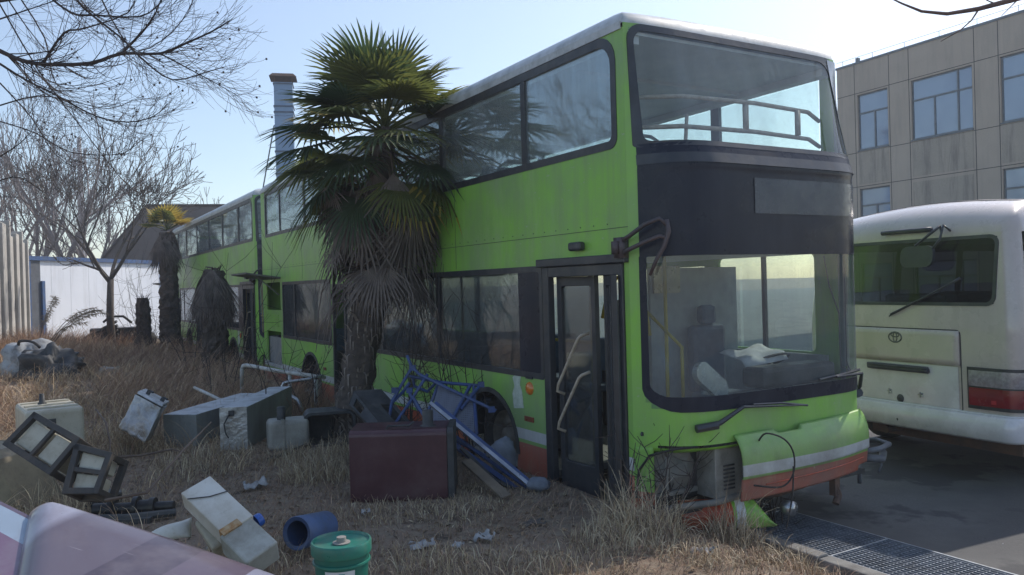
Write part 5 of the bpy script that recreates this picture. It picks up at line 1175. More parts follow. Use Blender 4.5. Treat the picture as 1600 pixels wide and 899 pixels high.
t.links.new(mixc(t,ramp(t,nz(t,3,5,.7),.5,.8),cr.outputs[0],(.22,.19,.21)),b.inputs['Base Color']); b.inputs['Roughness'].default_value=.35; b.inputs['Coat Weight'].default_value=.3
p0=P(0,783,3.2); p1=P(46,806,3.05); p2=P(38,905,2.6)
e=empty('painted_panel',p0,0,'pink and pale blue striped panel tucked beside the lavender panel in the corner','panel')
fm_=frame_of(p1,p0-p1,ez=(p0-p1).cross(p2-p1)); 
if (fm_.to_3x3()@Vector((0,0,1))).dot(CAM-p0)<0: fm_=frame_of(p1,p0-p1,ez=-(p0-p1).cross(p2-p1))
e.matrix_world=fm_; pd=fm_.inverted()@p2; sg=1 if pd.y>0 else -1
if sg<0: 
    for n_ in t.nodes:
        if n_==mr: n_.inputs[2].default_value=-1.0
b=MB(); b.grid(lambda u,v:Vector((pd.x*1.8*v-.02+.9*u,pd.y*1.8*v,.0)),6,10); b.build('skin',m,e,solid=.025)
# ================================================================ PALMS
MT['leaf']=mat('palm_leaf',(.030,.055,.022),(.050,.075,.028),rough=.5,scale=3)
MT['leaf2']=mat('olive_palm_leaf',(.125,.135,.032),(.075,.095,.026),rough=.5,scale=5)
MT['leafy']=mat('yellow_palm_leaf',(.38,.27,.05),(.30,.24,.05),rough=.5,scale=5)
MT['dead']=mat('dead_palm_leaf',(.20,.165,.145),(.11,.09,.08),rough=.85,scale=6)
MT['trunk']=mat('fibrous_trunk',(.12,.095,.078),(.06,.048,.042),rough=.95,scale=14,bmp=.9,bscale=30)
MT['stub']=mat('leaf_base',(.34,.29,.25),(.15,.12,.10),rough=.9,scale=12)
for k in ('leaf','leaf2','leafy'):
    # thin leaves let some light through
    mt_=MT[k]; t=mt_.node_tree; bs=t.nodes['Principled BSDF']; out=[n for n in t.nodes if n.type=='OUTPUT_MATERIAL'][0]
    tl=t.nodes.new('ShaderNodeBsdfTranslucent'); src=bs.inputs['Base Color'].links[0].from_socket
    hs=t.nodes.new('ShaderNodeHueSaturation'); hs.inputs['Value'].default_value=2.0; t.links.new(src,hs.inputs['Color']); t.links.new(hs.outputs[0],tl.inputs[0])
    mx_=t.nodes.new('ShaderNodeMixShader'); mx_.inputs[0].default_value=.32; t.links.new(bs.outputs[0],mx_.inputs[1]); t.links.new(tl.outputs[0],mx_.inputs[2]); t.links.new(mx_.outputs[0],out.inputs[0])
def fan(mb_,base,dirv,upv,rad,spread=200,nseg=36,m=0,m_tip=None,droop=.15,fold=.5,ragged=.06,width=1.0,rnd=random):
    d=dirv.normalized(); s=d.cross(upv); s=s.normalized() if s.length>1e-4 else d.orthogonal().normalized(); n=s.cross(d).normalized()
    for i in range(nseg):
        a=R(-spread/2+spread*(i+.5)/nseg); L_=rad*(.78+.22*math.cos(a*.75))*(1+rnd.uniform(-ragged,ragged))
        dv=(d*math.cos(a)+s*math.sin(a)); side=(-d*math.sin(a)+s*math.cos(a))
        wmid=rad*.5*R(spread/nseg)*.62*width; zf=fold*wmid*.8
        pts=[]
        bend=droop*rnd.uniform(.6,1.5)
        def pos(t_): return base+dv*(L_*t_)+n*(.12*rad*t_*(1-t_))-Vector((0,0,1))*(bend*rad*max(0,t_-.35)**1.6)
        st=[(0,.15),(.45,1.0),(.75,.72),(1.0,.06)]
        vs=[]
        for t_,w_ in st:
            c=pos(t_); ww_=wmid*w_; vs+= [c-side*ww_,c+n*zf*w_*(.6 if i%2 else -.6)*0 - n*zf*w_,c+side*ww_]
        fs=[]
        for k in range(len(st)-1):
            o_=k*3; fs+=[(o_,o_+1,o_+4,o_+3),(o_+1,o_+2,o_+5,o_+4)]
        mb_.add(vs,fs,m); 
        if m_tip is not None and rnd.random()<.8:
            for q_ in range(2): mb_.m[-1-q_]=m_tip
def trunk_mesh(pts,rads,n=20,seed=0,rough=.12):
    b=MB(); rn=random.Random(seed); P_=[Vector(p) for p in pts]
    # resample
    ps=[];rs=[]
    for i in range(len(P_)-1):
        k=max(2,int((P_[i+1]-P_[i]).length/.07))
        for j in range(k): u=j/k; ps.append(P_[i].lerp(P_[i+1],u)); rs.append(rads[i]*(1-u)+rads[i+1]*u)
    vs=[]
    for i,(p,r) in enumerate(zip(ps,rs)):
        for k in range(n):
            a=2*PI*k/n; rr=r*(1+rough*noise.noise(Vector((math.cos(a)*2,math.sin(a)*2,i*.45+seed)))*2+rn.uniform(-.05,.05))
            vs.append(p+Vector((math.cos(a)*rr,math.sin(a)*rr,0)))
    b.add(vs,[(i*n+k,i*n+(k+1)%n,(i+1)*n+(k+1)%n,(i+1)*n+k) for i in range(len(ps)-1) for k in range(n)])
    return b,ps,rs
def stubs(b,ps,rs,cnt,ln,rn,m=0,down=False,w_=.018):
    for _ in range(cnt):
        i=rn.randrange(len(ps)); a=rn.uniform(0,2*PI); p=ps[i]+Vector((math.cos(a),math.sin(a),0))*rs[i]*.9
        o_=Vector((math.cos(a),math.sin(a),0)); L_=ln*rn.uniform(.5,1.3)
        if down: pts=[p,p+o_*L_*.35+Vector((0,0,-.15*L_)),p+o_*L_*.4+Vector((0,0,-L_))]
        else: pts=[p,p+o_*L_*.35+Vector((0,0,.5*L_)),p+o_*L_*.8+Vector((0,0,.7*L_))]
        t_=o_.cross(Vector((0,0,1)))*w_*rn.uniform(.5,1.2)
        vs=[];
        for q,k in zip(pts,(1,.8,.15)): vs+=[q-t_*k,q+t_*k]
        b.add(vs,[(0,1,3,2),(2,3,5,4)],m)
def big_palm():
    rn=random.Random(11); d=9.3
    base=gp(550,690); base.z=terrain(base.x,base.y)
    e=empty('palm_tree',(base.x,base.y,base.z-.05),0,'tall shaggy fan palm with a full green crown standing close beside the nearest bus','palm')
    def q(px,py,dd=0): return P(px,py,d+dd)-Vector((base.x,base.y,base.z-.05))
    pts=[Vector((0,0,-.05)),q(556,610),q(562,560),q(574,500),q(588,420),q(594,330),q(598,230),q(600,190)]
    pts[0]=Vector((q(548,690).x,q(548,690).y,-.1))
    rd=[.25,.20,.185,.195,.19,.165,.13,.09]
    b,ps,rs=trunk_mesh(pts,rd,24,3,.13)
    b.build('trunk','trunk',e,smooth=True)
    b=MB(); stubs(b,ps[:int(len(ps)*.72)],rs,230,.16,rn); stubs(b,ps[:int(len(ps)*.72)],rs,260,.14,rn,down=True,w_=.012); b.build('leaf_bases','stub',e)
    top=q(600,204)
    # dead skirt
    b=MB()
    for k in range(74):
        u=rn.random()**1.25; h=q(594,232+165*u); a=rn.uniform(0,2*PI); o_=Vector((math.cos(a),math.sin(a),0)); L_=rn.uniform(.22,.70)*(1-.55*u)
        s0=h+o_*.14; s1=s0+o_*L_*.8+Vector((0,0,-.05-L_*.25*rn.random())); s2=s1+o_*.10+Vector((0,0,-.22))
        b.tube([s0,s1,s2],[.013,.010,.008],4)
        dr=(Vector((0,0,-1))+o_*rn.uniform(-.1,.35)).normalized()
        fan(b,s2,dr,o_,rn.uniform(.34,.62),spread=rn.uniform(70,170),nseg=rn.randint(13,20),droop=.3,ragged=.28,width=.55,rnd=rn)
    # bare hanging stalks
    for k in range(46):
        u=rn.random(); h=q(590,400+70*u); a=rn.uniform(0,2*PI); o_=Vector((math.cos(a),math.sin(a),0)); L_=rn.uniform(.3,.75)
        b.tube([h+o_*.2,h+o_*(.2+L_*.5)+Vector((0,0,-.05)),h+o_*(.2+L_*.8)+Vector((0,0,-.35*L_-.1)),h+o_*(.22+L_*.85)+Vector((0,0,-.8*L_-.1))],[.011,.009,.007,.004],4)
    b.build('dead_fronds','dead',e)
    # live crown
    b=MB(); nlf=54
    for k in range(nlf):
        u=(k+.5)/nlf; a=k*2.399+rn.uniform(-.2,.2); el=R(84-132*u**.85+rn.uniform(-8,8)); 
        o_=Vector((math.cos(a)*math.cos(el),math.sin(a)*math.cos(el),math.sin(el)))
        L_=(.44+.38*min(1,u*1.6))*rn.uniform(.85,1.12)
        s0=top+Vector((0,0,-.32*u+.12)); s1=s0+o_*L_*.6; s2=s0+o_*L_+Vector((0,0,-.10*L_*max(0,math.cos(el))))
        b.tube([s0,s1,s2],[.016,.012,.010],5,m=1)
        dr=(o_+Vector((0,0,-.12-.10*u))).normalized()
        mm=0 if rn.random()<.62 else 1; tip=None
        # older leaves lower down are yellowing
        if u>.35 and rn.random()<.2: mm=1; tip=2
        fan(b,s2,dr,Vector((0,0,1)) if abs(dr.z)<.95 else Vector((1,0,0)),rn.uniform(.54,.72),spread=rn.uniform(195,240),nseg=rn.randint(27,33),m=mm,m_tip=tip,droop=.10+.45*u,ragged=.07,rnd=rn,width=.82)
    # a few long stray fans towards the left with yellow tips
    for (px,py,mm,dd) in ((498,172,2,-.9),(470,158,2,-.5),(478,212,2,-.8),(505,120,1,.1),(690,110,1,.2),(700,200,0,.1),(470,270,0,-.3),(640,215,0,-.6)):
        s2=q(px+(45 if px<600 else -40),py+8,dd); s0=top; b.tube([s0,(s0+s2)/2+Vector((0,0,.06)),s2],[.015,.012,.01],5,m=1)
        dr=(q(px,py,dd)-s2).normalized(); fan(b,s2,dr,Vector((0,-.25,1)),.56,spread=150,nseg=28,m=1 if mm==2 else mm,m_tip=2 if mm==2 else None,droop=.08,rnd=rn)
    b.build('crown',['leaf','leaf2','leafy'],e)
big_palm()
def small_palm(px,pyb,pyt,d,tr,label,leaves,skirt,seed,skl=.6,name='palm_tree',leafscale=1):
    rn=random.Random(seed); base=P(px,pyb,d); base=Vector((base.x,base.y,terrain(base.x,base.y)-.05)); tz=P(px,pyt,d).z-base.z
    e=empty(name,base,0,label,'palm'); pts=[(0,0,-.1),(.03,0,tz*.5),(0,.02,tz)]; b,ps,rs=trunk_mesh(pts,[tr*1.15,tr,tr*.8],16,seed,.2); stubs(b,ps,rs,150,.22,rn); b.build('trunk','trunk',e)
    if skirt:
        b=MB()
        for k in range(skirt):
            u=rn.random(); a=rn.uniform(0,2*PI); o_=Vector((math.cos(a),math.sin(a),0)); s0=Vector((0,0,tz-.5*u*skl)); s1=s0+o_*(.02+tr*(.5+.9*u))+Vector((0,0,.02-.2*u)); 
            b.tube([s0,s1],.012,4); fan(b,s1,(Vector((0,0,-1))+o_*rn.uniform(.0,.28)),o_,skl*rn.uniform(.6,1.1),spread=rn.uniform(30,80),nseg=12,droop=.15,ragged=.3,width=.55,rnd=rn)
        b.build('dead_fronds','dead',e)
    if leaves:
        b=MB()
        for k in range(leaves):
            a=k*2.399; el=R(rn.uniform(5,70)); o_=Vector((math.cos(a)*math.cos(el),math.sin(a)*math.cos(el),math.sin(el))); s0=Vector((0,0,tz)); s2=s0+o_*.38*leafscale; b.tube([s0,s2],.015,4,m=0)
            yl=o_.x>.1; fan(b,s2,(o_+Vector((0,0,-.1))),Vector((0,0,1)),.5*leafscale,spread=200,nseg=18,m=1 if yl else 0,m_tip=1,droop=.1,rnd=rn)
        b.build('crown',['leaf2','leafy'],e)
small_palm(266,550,360,23.5,.26,'slim palm with small yellow green tuft at the far end of the buses',12,26,5,.8)
small_palm(337,590,418,17.0,.24,'short dead palm with hanging brown fronds before the farther bus door',0,60,9,.85)
small_palm(224,540,462,25.5,.22,'broken palm stump wrapped in twigs before the right end of the white wall',0,0,15,name='palm_stump')
# ================================================================ BARE TREES
MT['bark']=mat('grey_bark',(.105,.088,.075),(.065,.055,.048),rough=.95,scale=20,bmp=.4)
MT['twig']=mat('dark_twig',(.055,.042,.038),(.04,.032,.03),rough=.9)
MT['twigfar']=mat('far_twig',(.23,.195,.18),(.17,.145,.135),rough=.9)  # paler than near twigs: distance haze is put into the colour
def grow(b,p,d,L_,r,depth,rn,up=.15,wig=.25,nb=3,ratio=.62,rmin=.003,droop=0,n=5,spread=(25,55)):
    segs=4; pts=[p]; rs=[r]; cur=d.normalized()
    for i in range(segs):
        cur=(cur+Vector((rn.uniform(-wig,wig),rn.uniform(-wig,wig),rn.uniform(-wig,wig)+up-droop*(1-i/segs)))*.5).normalized()
        p=p+cur*(L_/segs); pts.append(p); rs.append(max(rmin,r*(1-.42*(i+1)/segs)))
    b.tube(pts,rs,n if depth>1 else 3,cap=False)
    if depth<=0: return
    for k in range(nb):
        i=rn.choice((1,2,3,3,4)) if k else segs; q=pts[i]; base=(pts[i]-pts[i-1]).normalized(); ax=base.orthogonal().normalized(); ax=Matrix.Rotation(rn.uniform(0,2*PI),3,base)@ax
        nd=Matrix.Rotation(R(rn.uniform(*spread))*(1 if k else .35),3,ax)@base
        grow(b,q,nd,L_*ratio*rn.uniform(.75,1.2),rs[i]*.68,depth-1,rn,up,wig,nb,ratio,rmin,droop,n,spread)
def tree(px,pyb,d,h,r,label,seed,depth=5,m='bark',tw='twigfar',lean=(0,0),group=None,nb=3,fork=.35,wig=.3,spread=(22,50),rmin=.008,name='bare_tree'):
    rn=random.Random(seed); p=P(px,pyb,d); base=Vector((p.x,p.y,terrain(p.x,p.y)-.1 if d<60 else -.3)); e=empty(name,base,0,label,'tree',group)
    b=MB(); f=h*fork; tp=Vector((lean[0]*f,lean[1]*f,f)); mid=tp*.5+Vector((rn.uniform(-.1,.1),0,0)); b.tube([Vector((0,0,-.1)),mid,tp],[r*1.15,r,r*.85],10); b.build('trunk',m,e,smooth=True)
    b=MB()
    for k in range(4):
        a=k*PI/2+rn.uniform(-.5,.5); dv_=Vector((math.cos(a)*.55,math.sin(a)*.55,1+rn.uniform(-.3,.3))); grow(b,tp-Vector((0,0,.02*k*f)),dv_,h*.30,r*.6,depth-1,rn,.12,wig,nb,.70,rmin,0,4,spread)
    b.build('crown',tw,e); return e
tree(176,545,26,6.2,.115,'bare grey tree with spreading twigs standing before the white wall',3,6,tw='bark',fork=.38,nb=3,rmin=.009)
specs=[(60,48,13,.22),(105,44,14.5,.25),(8,40,11,.2),(150,52,12,.2),(205,60,9,.16),(30,60,14,.2),(255,62,8,.15),(120,66,13,.2),(310,64,9,.15),(80,75,13,.2),(-40,46,13,.2)]
words=['second from the left edge','tallest, beneath the overhead branches','leaning over the concrete fence','beside the phone mast','left of the brown shed','pale and thin at the far left','small, before the shed roof','slender, right behind the mast','low, behind the far bus roof','faint and farthest back','outside the fence at the left edge']
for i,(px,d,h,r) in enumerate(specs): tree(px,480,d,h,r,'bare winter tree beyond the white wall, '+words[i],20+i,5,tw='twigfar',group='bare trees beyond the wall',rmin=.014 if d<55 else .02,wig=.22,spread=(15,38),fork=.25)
# big tree at the left whose limbs reach into the picture overhead
def overhead():
    rn=random.Random(5); base=Vector((-8.2,8.4,-.2)); e=empty('bare_tree',base,0,'old bare tree at the left whose thin arching branches hang over the top left','tree')
    b=MB(); b.tube([(0,0,-.1),(.1,.1,2),(.3,0,4.4)],[.24,.2,.16],12); b.build('trunk','bark',e,smooth=True)
    b=MB(); tp=Vector((.3,0,4.2))
    def q(px,py,d): return P(px,py,d)-base
    limbs=[[(0,80,7.6),(35,95,7.6),(75,101,7.6),(142,99,7.5),(190,84,7.5),(250,84,7.4),(290,68,7.4),(330,50,7.4),(360,32,7.4)],
           [(0,100,8.0),(40,125,8.0),(90,150,8.0),(150,182,8.0),(200,191,7.9),(240,182,7.9),(262,162,7.9)],
           [(250,84,7.4),(290,105,7.4),(340,132,7.3),(372,150,7.3)],
           [(0,-20,7.8),(40,40,7.8),(88,100,7.8)],[(60,-20,7.5),(110,20,7.5),(150,24,7.4),(218,26,7.4),(250,5,7.4),(262,-20,7.4)],
           [(100,-30,7.4),(130,12,7.4),(190,60,7.3),(225,95,7.3),(270,125,7.3),(325,112,7.3),(350,105,7.3)],
           [(68,98,7.7),(100,52,7.7),(130,45,7.6),(200,20,7.5),(215,-20,7.5)],
           [(190,84,7.5),(235,35,7.4),(255,-10,7.4)],[(0,190,8.6),(55,208,8.6),(110,238,8.6),(180,242,8.5),(205,232,8.5),(212,215,8.5)],
           [(0,245,8.6),(30,225,8.6),(50,205,8.6)],[(0,282,8.8),(32,278,8.8),(75,305,8.8)],[(-10,-10,8),(60,110,8),(120,190,8),(190,280,8),(215,300,8)],
           [(150,-20,7.2),(180,40,7.2),(215,80,7.2),(270,50,7.2),(300,5,7.2)],[(0,165,8.2),(60,150,8.2),(120,160,8.2),(170,170,8.2),(225,150,8.2)],
           [(0,30,7.8),(60,10,7.8),(120,-10,7.8)],[(20,-20,7.9),(70,60,7.9),(88,132,7.9),(140,135,7.9),(190,120,7.9)],[(0,130,8.4),(50,185,8.4),(85,240,8.4),(130,270,8.4)]]
    for li,l in enumerate(limbs):
        pts=[q(*c) for c in l]; n_=len(pts); r0=.024 if li==0 else (.013 if li in(1,4,5,6,7) else .008)
        # smooth
        sp_=[]
        for i in range(n_-1):
            for k in range(3):
                u=k/3; p0=pts[max(0,i-1)];p1=pts[i];p2=pts[i+1];p3=pts[min(n_-1,i+2)]
                sp_.append(.5*((2*p1)+(-p0+p2)*u+(2*p0-5*p1+4*p2-p3)*u*u+(-p0+3*p1-3*p2+p3)*u**3))
        sp_.append(pts[-1]); rs=[r0*(1-.8*i/len(sp_)) for i in range(len(sp_))]
        b.tube(sp_,rs,6,cap=False)
        if l[0][0]<=20 or l[0][1]<0: b.tube([tp,(tp+sp_[0])/2+Vector((0,0,.3)),sp_[0]],[.06,.04,r0],6)
        for i in range(1,len(sp_)-1):
            for rep in range(4 if li in (0,1,4,8) else 3):
                if rn.random()<.8:
                    tg=(sp_[i+1]-sp_[i]).normalized(); sdv=Vector((rn.uniform(-1,1),rn.uniform(-.6,.6),rn.uniform(-1,.9)))
                    dv_=(tg*1.1+sdv*.8).normalized(); Lq=rn.uniform(.25,.8)*(1.1-.5*i/len(sp_))
                    # arching twig that turns up at its end
                    pp_=[sp_[i]]; cur=dv_
                    for k in range(6): cur=(cur+Vector((rn.uniform(-.12,.12),rn.uniform(-.12,.12),-.10+.09*k+rn.uniform(-.1,.1)))).normalized(); pp_.append(pp_[-1]+cur*Lq/6)
                    b.tube(pp_,[max(.0022,rs[i]*.32)*(1-.10*k) for k in range(7)],3,cap=False)
                    for k in (2,3,4,5):
                        if rn.random()<.65:
                            c2=(pp_[k]-pp_[k-1]).normalized()+Vector((rn.uniform(-.8,.8),rn.uniform(-.4,.4),rn.uniform(-.7,.7))); qq_=[pp_[k]]
                            for m_ in range(4): c2=(c2.normalized()+Vector((rn.uniform(-.15,.15),0,-.05+.08*m_))); qq_.append(qq_[-1]+c2.normalized()*Lq*.13)
                            b.tube(qq_,[.0019,.0018,.0016,.0015,.0013],3,cap=False)
                            if rn.random()<.07: c_=qq_[-1]; b.box(c_-Vector((.007,.007,.008)),c_+Vector((.007,.007,.008)))
    b.build('branches','twig',e)
overhead()
# tree right of the frame: one bough comes in at the top right
base=Vector((6.6,7.0,-.33)); e=empty('bare_tree',base,0,'tree beyond the right edge whose one reddish bough dips in at the top right','tree')
b=MB(); b.tube([(0,0,-.1),(.1,.1,2.5),(.0,0,4.9)],[.16,.13,.08],10); b.build('trunk','bark',e,smooth=True)
b=MB(); d=7.4; q=lambda px,py,dd=7.4:P(px,py,dd)-base
b.tube([Vector((0,0,4.7)),q(1680,-40),q(1610,-8),q(1575,2),q(1530,14),q(1480,22),q(1440,18),q(1410,6),q(1385,-6)],[.05,.035,.03,.026,.022,.017,.013,.009,.006],7); b.tube([q(1530,14),q(1518,32),q(1500,48),q(1470,65)],[.010,.007,.005,.003],5); b.tube([q(1590,0),q(1578,12),q(1565,25)],[.006,.004,.003],4); b.tube([q(1555,6),q(1545,2),q(1530,-6)],[.008,.006,.005],5)
b.build('branches',mat('reddish_bark',(.15,.085,.07),(.1,.06,.05),rough=.9),e,smooth=True)
# trees left of the frame (seen only mirrored in the bus windows, and stand in the same row)
for i,(x,y,h) in enumerate(((-17,12,8),(-19,20,10),(-21,27,10))):
    p_=Vector((x,y,0)); rn=random.Random(60+i); e=empty('bare_tree',p_-Vector((0,0,.2)),0,'bare tree in the row outside the left fence, mirrored in the bus windows','tree','trees outside the left fence')
    b=MB(); b.tube([(0,0,0),(0,.1,h*.3)],[.2,.15],8); b.build('trunk','bark',e)
    b=MB()
    for k in range(4): a=k*PI/2+rn.random(); grow(b,Vector((0,.1,h*.3)),Vector((math.cos(a)*.5,math.sin(a)*.5,1)),h*.3,.1,4,rn,.12,.25,3,.7,.012,0,4,(18,42))
    b.build('crown','twig',e)
# saplings and vines standing against the bus side
def sapling(px,py,ht,n_,label,seed,spr=.25):
    rn=random.Random(seed); p=gp(px,py); e=MB()
    for k in range(n_):
        q_=Vector((rn.uniform(-.2,.2),rn.uniform(-.1,.1),-.05)); cur=Vector((rn.uniform(-spr,spr),rn.uniform(-spr,spr)*.5,1)).normalized(); L_=ht*rn.uniform(.5,1.05); pts=[q_]
        for s in range(8): cur=(cur+Vector((rn.uniform(-.13,.13),rn.uniform(-.1,.1),rn.uniform(-.03,.06)))).normalized(); pts.append(pts[-1]+cur*L_/8)
        e.tube(pts,[.008*(1-.09*i) for i in range(9)],4,cap=False)
        for s in range(2,9):
            for _ in range(2):
                if rn.random()<.6:
                    c2=Vector((rn.uniform(-1,1),rn.uniform(-.6,.6),rn.uniform(-.2,1))).normalized(); w1=pts[s-1]+c2*.12*ht; e.tube([pts[s-1],w1,w1+(c2+Vector((0,0,.3)))*.08*ht],[.0035,.003,.002],3,cap=False)
    o_=e.build('bare_sapling','twig'); o_.location=p; tag(o_,label,'sapling')
sapling(650,690,2.0,9,'cluster of thin bare stems growing behind the black housing against the bus',1)
sapling(690,700,2.2,5,'thin bare stems rising behind the blue seat frame',2,.15)
sapling(740,715,2.3,5,'thin bare stems rising right of the blue seat frame by the wheel',3,.18)
sapling(345,625,3.2,6,'tangle of bare vines climbing before the dead short palm',4,.35)
sapling(300,590,2.6,5,'bare twiggy stems between the far palm and the dead short palm',5,.3)
sapling(232,560,2.9,12,'thicket of bare twigs around the broken palm stump',6,.35)
sapling(430,640,1.6,4,'bare stems by the white pipe railing',7,.35)
sapling(480,650,1.4,4,'dry weed stems before the rear wheel',8,.3)
sapling(1190,832,.95,7,'brown dead weed stalk with curled leaves hanging over the loose bumper piece',19,.12)
sapling(1030,815,.9,9,'thin dry stalks standing in the tall tuft at the bus corner',20,.3)
sapling(290,560,1.8,7,'dry stems at the foot of the far slim palm',9,.4)
# long arching canes on the ground
MT['cane']=mat('dry_cane',(.16,.12,.09),(.1,.07,.055),rough=.8)
for i,l in enumerate(([(150,640,9),(165,660,8.6),(172,690,8.2),(172,710,8)],[(172,715,6.8),(220,712,6.7),(270,702,6.6),(290,708,6.6)],[(165,782,5.2),(230,770,5.1),(290,700,5.4),(330,660,6)],[(155,560,12),(130,600,9),(0,690,6)])[:3]):
    b=MB(); c0=P(*l[0]); b.tube([P(*c)-c0 for c in l],[.012,.01,.008,.004][:len(l)],5); o_=b.build('cane','cane'); o_.location=c0; tag(o_,['dark bent cane beside the tipped foil box','long dark cane bowed over the bare soil right of the crates','pale cane arching up from the drive shaft'][i],'cane')
# pampas-like reed plant at left
p=gp(62,575); b=MB(); rn=random.Random(4)
for k in range(7):
    cur=Vector((.08+.12*k/3,.05,1)).normalized(); pts=[Vector((rn.uniform(-.15,.15),0,0))]; L_=rn.uniform(1.6,2.3)
    for s in range(9): cur=(cur+Vector((.09*(1 if k>1 else .2),0,-.05*s*.5))).normalized(); pts.append(pts[-1]+cur*L_/9)
    b.tube(pts,[.012*(1-.08*i) for i in range(10)],4)
    for s in range(150):
        i=rn.uniform(5.5,8.9); q_=pts[int(i)].lerp(pts[int(i)+1],i%1); c2=Vector((rn.uniform(-1,1),rn.uniform(-1,1),rn.uniform(-1,.3))).normalized()*.10; sd_=Vector((.004,0,.004)); b.add([q_-sd_,q_+sd_,q_+c2+sd_*.4,q_+c2-sd_*.4],[(0,1,2,3)],1)
o_=b.build('reed_plant',['cane',mat('reed_plume',(.36,.29,.20),(.27,.21,.15),rough=.9)]); o_.location=p; tag(o_,'dry reed with pale drooping plumes before the blue post of the white wall','reed')
# ================================================================ GRASS (nobody could count it)
def grass_mat():
    m,t,b=nodes('dry_grass'); at=t.nodes.new('ShaderNodeAttribute'); at.attribute_name='tint'; t.links.new(at.outputs['Color'],b.inputs['Base Color']); b.inputs['Roughness'].default_value=.8; b.inputs['Specular IOR Level'].default_value=.2; return m
MT['grass']=grass_mat()
def blades(name,P0,H_,Wd,lean,cols,label,curl=.5):
    """P0 (n,3) roots, H_ lengths, lean (n,3) unit directions of the tip"""
    n=len(P0); segs=6; az=np.random.default_rng(3).uniform(0,2*np.pi,n); side=np.stack([np.cos(az),np.sin(az),np.zeros(n)],1)
    V=np.zeros((n,(segs+1)*2,3)); 
    for s in range(segs+1):
        u=s/segs; upc=np.array([0,0,1.0]); kk=np.maximum(.05,lean[:,3:4]*1.55); hd=np.concatenate([lean[:,:2],np.zeros((n,1))],1); c=P0+H_[:,None]*(upc*np.sin(kk*u)/kk+hd*(1-np.cos(kk*u))/kk)
        w_=(Wd*(1-.80*u))[:,None]*side*.5; V[:,2*s]=c-w_; V[:,2*s+1]=c+w_
    verts=V.reshape(-1,3); base=(np.arange(n)*(segs+1)*2)[:,None,None]; q=np.array([[2*s,2*s+1,2*s+3,2*s+2] for s in range(segs)])[None]; faces=(base+q).reshape(-1,4)
    me=bpy.data.meshes.new(name); me.vertices.add(len(verts)); me.vertices.foreach_set('co',verts.astype(np.float32).ravel()); me.loops.add(faces.size); me.loops.foreach_set('vertex_index',faces.astype(np.int32).ravel()); me.polygons.add(len(faces)); me.polygons.foreach_set('loop_start',(np.arange(len(faces))*4).astype(np.int32)); me.polygons.foreach_set('loop_total',np.full(len(faces),4,np.int32)); me.update(calc_edges=True)
    ca=me.color_attributes.new('tint','FLOAT_COLOR','POINT'); cc=np.ones((len(verts),4),np.float32); cc[:,:3]=np.repeat(cols,(segs+1)*2,0); ca.data.foreach_set('color',cc.ravel())
    me.materials.append(MT['grass']); o_=bpy.data.objects.new(name,me); COL.objects.link(o_); tag(o_,label,'grass',kind='stuff'); return o_
STRAW=np.array([(.44,.35,.23),(.36,.28,.18),(.29,.22,.145),(.50,.42,.29),(.22,.16,.12)])
BROWN=np.array([(.30,.20,.145),(.23,.16,.12),(.37,.27,.19),(.19,.135,.105),(.43,.33,.23)])
tz=np.vectorize(terrain)
ux_=np.array(UX)[:2]; uy_=np.array(UY)[:2]; b0=np.array(B0)[:2]
def local(x,y): dx=x-b0[0]; dy=y-b0[1]; return dx*ux_[0]+dy*ux_[1], dx*uy_[0]+dy*uy_[1]
def patchn(x,y,s,seed): return np.array([noise.noise(Vector((a*s,b_*s,seed))) for a,b_ in zip(x,y)])
def make(n,xr,yr,hfun,keepf,cols,name,label,wd,leanr,tuft=0,seed=1):
    g_=np.random.default_rng(seed)
    if tuft:
        nt_=n//tuft; cx=g_.uniform(*xr,nt_); cy=g_.uniform(*yr,nt_); k=keepf(cx,cy,g_); cx=cx[k]; cy=cy[k]
        x=np.repeat(cx,tuft)+g_.normal(0,.05,len(cx)*tuft); y=np.repeat(cy,tuft)+g_.normal(0,.05,len(cx)*tuft)
    else:
        x=g_.uniform(*xr,n); y=g_.uniform(*yr,n); k=keepf(x,y,g_); x=x[k]; y=y[k]
    z=tz(x,y)-.01; n_=len(x); H_=hfun(x,y,g_)
    az=g_.uniform(0,2*np.pi,n_); wind=patchn(x,y,.5,9)*4; az=np.where(g_.random(n_)<.55,wind,az); mag=g_.uniform(*leanr,n_)
    lean=np.stack([np.cos(az),np.sin(az),-.15*np.ones(n_),mag],1)
    c=cols[g_.integers(0,len(cols),n_)]*g_.uniform(.85,1.5,(n_,1))*np.array([1.08,1,.95])
    return blades(name,np.stack([x,y,z],1),H_,g_.uniform(wd*.6,wd*1.4,n_)*(1+np.maximum(0,y-9)*.10),lean,c,label)
def vis(x,y): return (np.abs(x)<y*.70+.6)&(y>2.0)
# thick long grass of the mid ground and left
def k1(x,y,g_):
    X,Y=local(x,y); d=np.clip((y-9.5)/3,0,1); pn=patchn(x,y,.45,2)
    lft=np.clip((-x-2.2-.0*y)/1.5,0,1)
    base=np.maximum(d,.5*lft*np.clip((y-5.5)/2,0,1)); return (X<-.35)&vis(x,y)&(g_.random(len(x))<base*(.65+.6*pn+.3))&(y<34)
make(90000,(-20,1),(5,24),lambda x,y,g_:g_.uniform(.18,.58,len(x))*(1+.25*np.clip((y-12)/8,0,1)),k1,STRAW,'long_grass','dry straw coloured long grass filling the yard at the left',.0065,(.6,2.1),tuft=9,seed=1)
def k2(x,y,g_):
    X,Y=local(x,y); pn=patchn(x,y,.3,5); return (X<-.2)&vis(x,y)&(y<30)&(y>10.0)&(pn>-.12)
make(100000,(-19,-1),(10,27),lambda x,y,g_:g_.uniform(.2,.8,len(x))*np.where(y>12,1.15,.8),k2,BROWN,'brown_weeds','reddish brown dead weeds in a thicket before the far bus and white wall',.0055,(.4,1.9),tuft=7,seed=2)
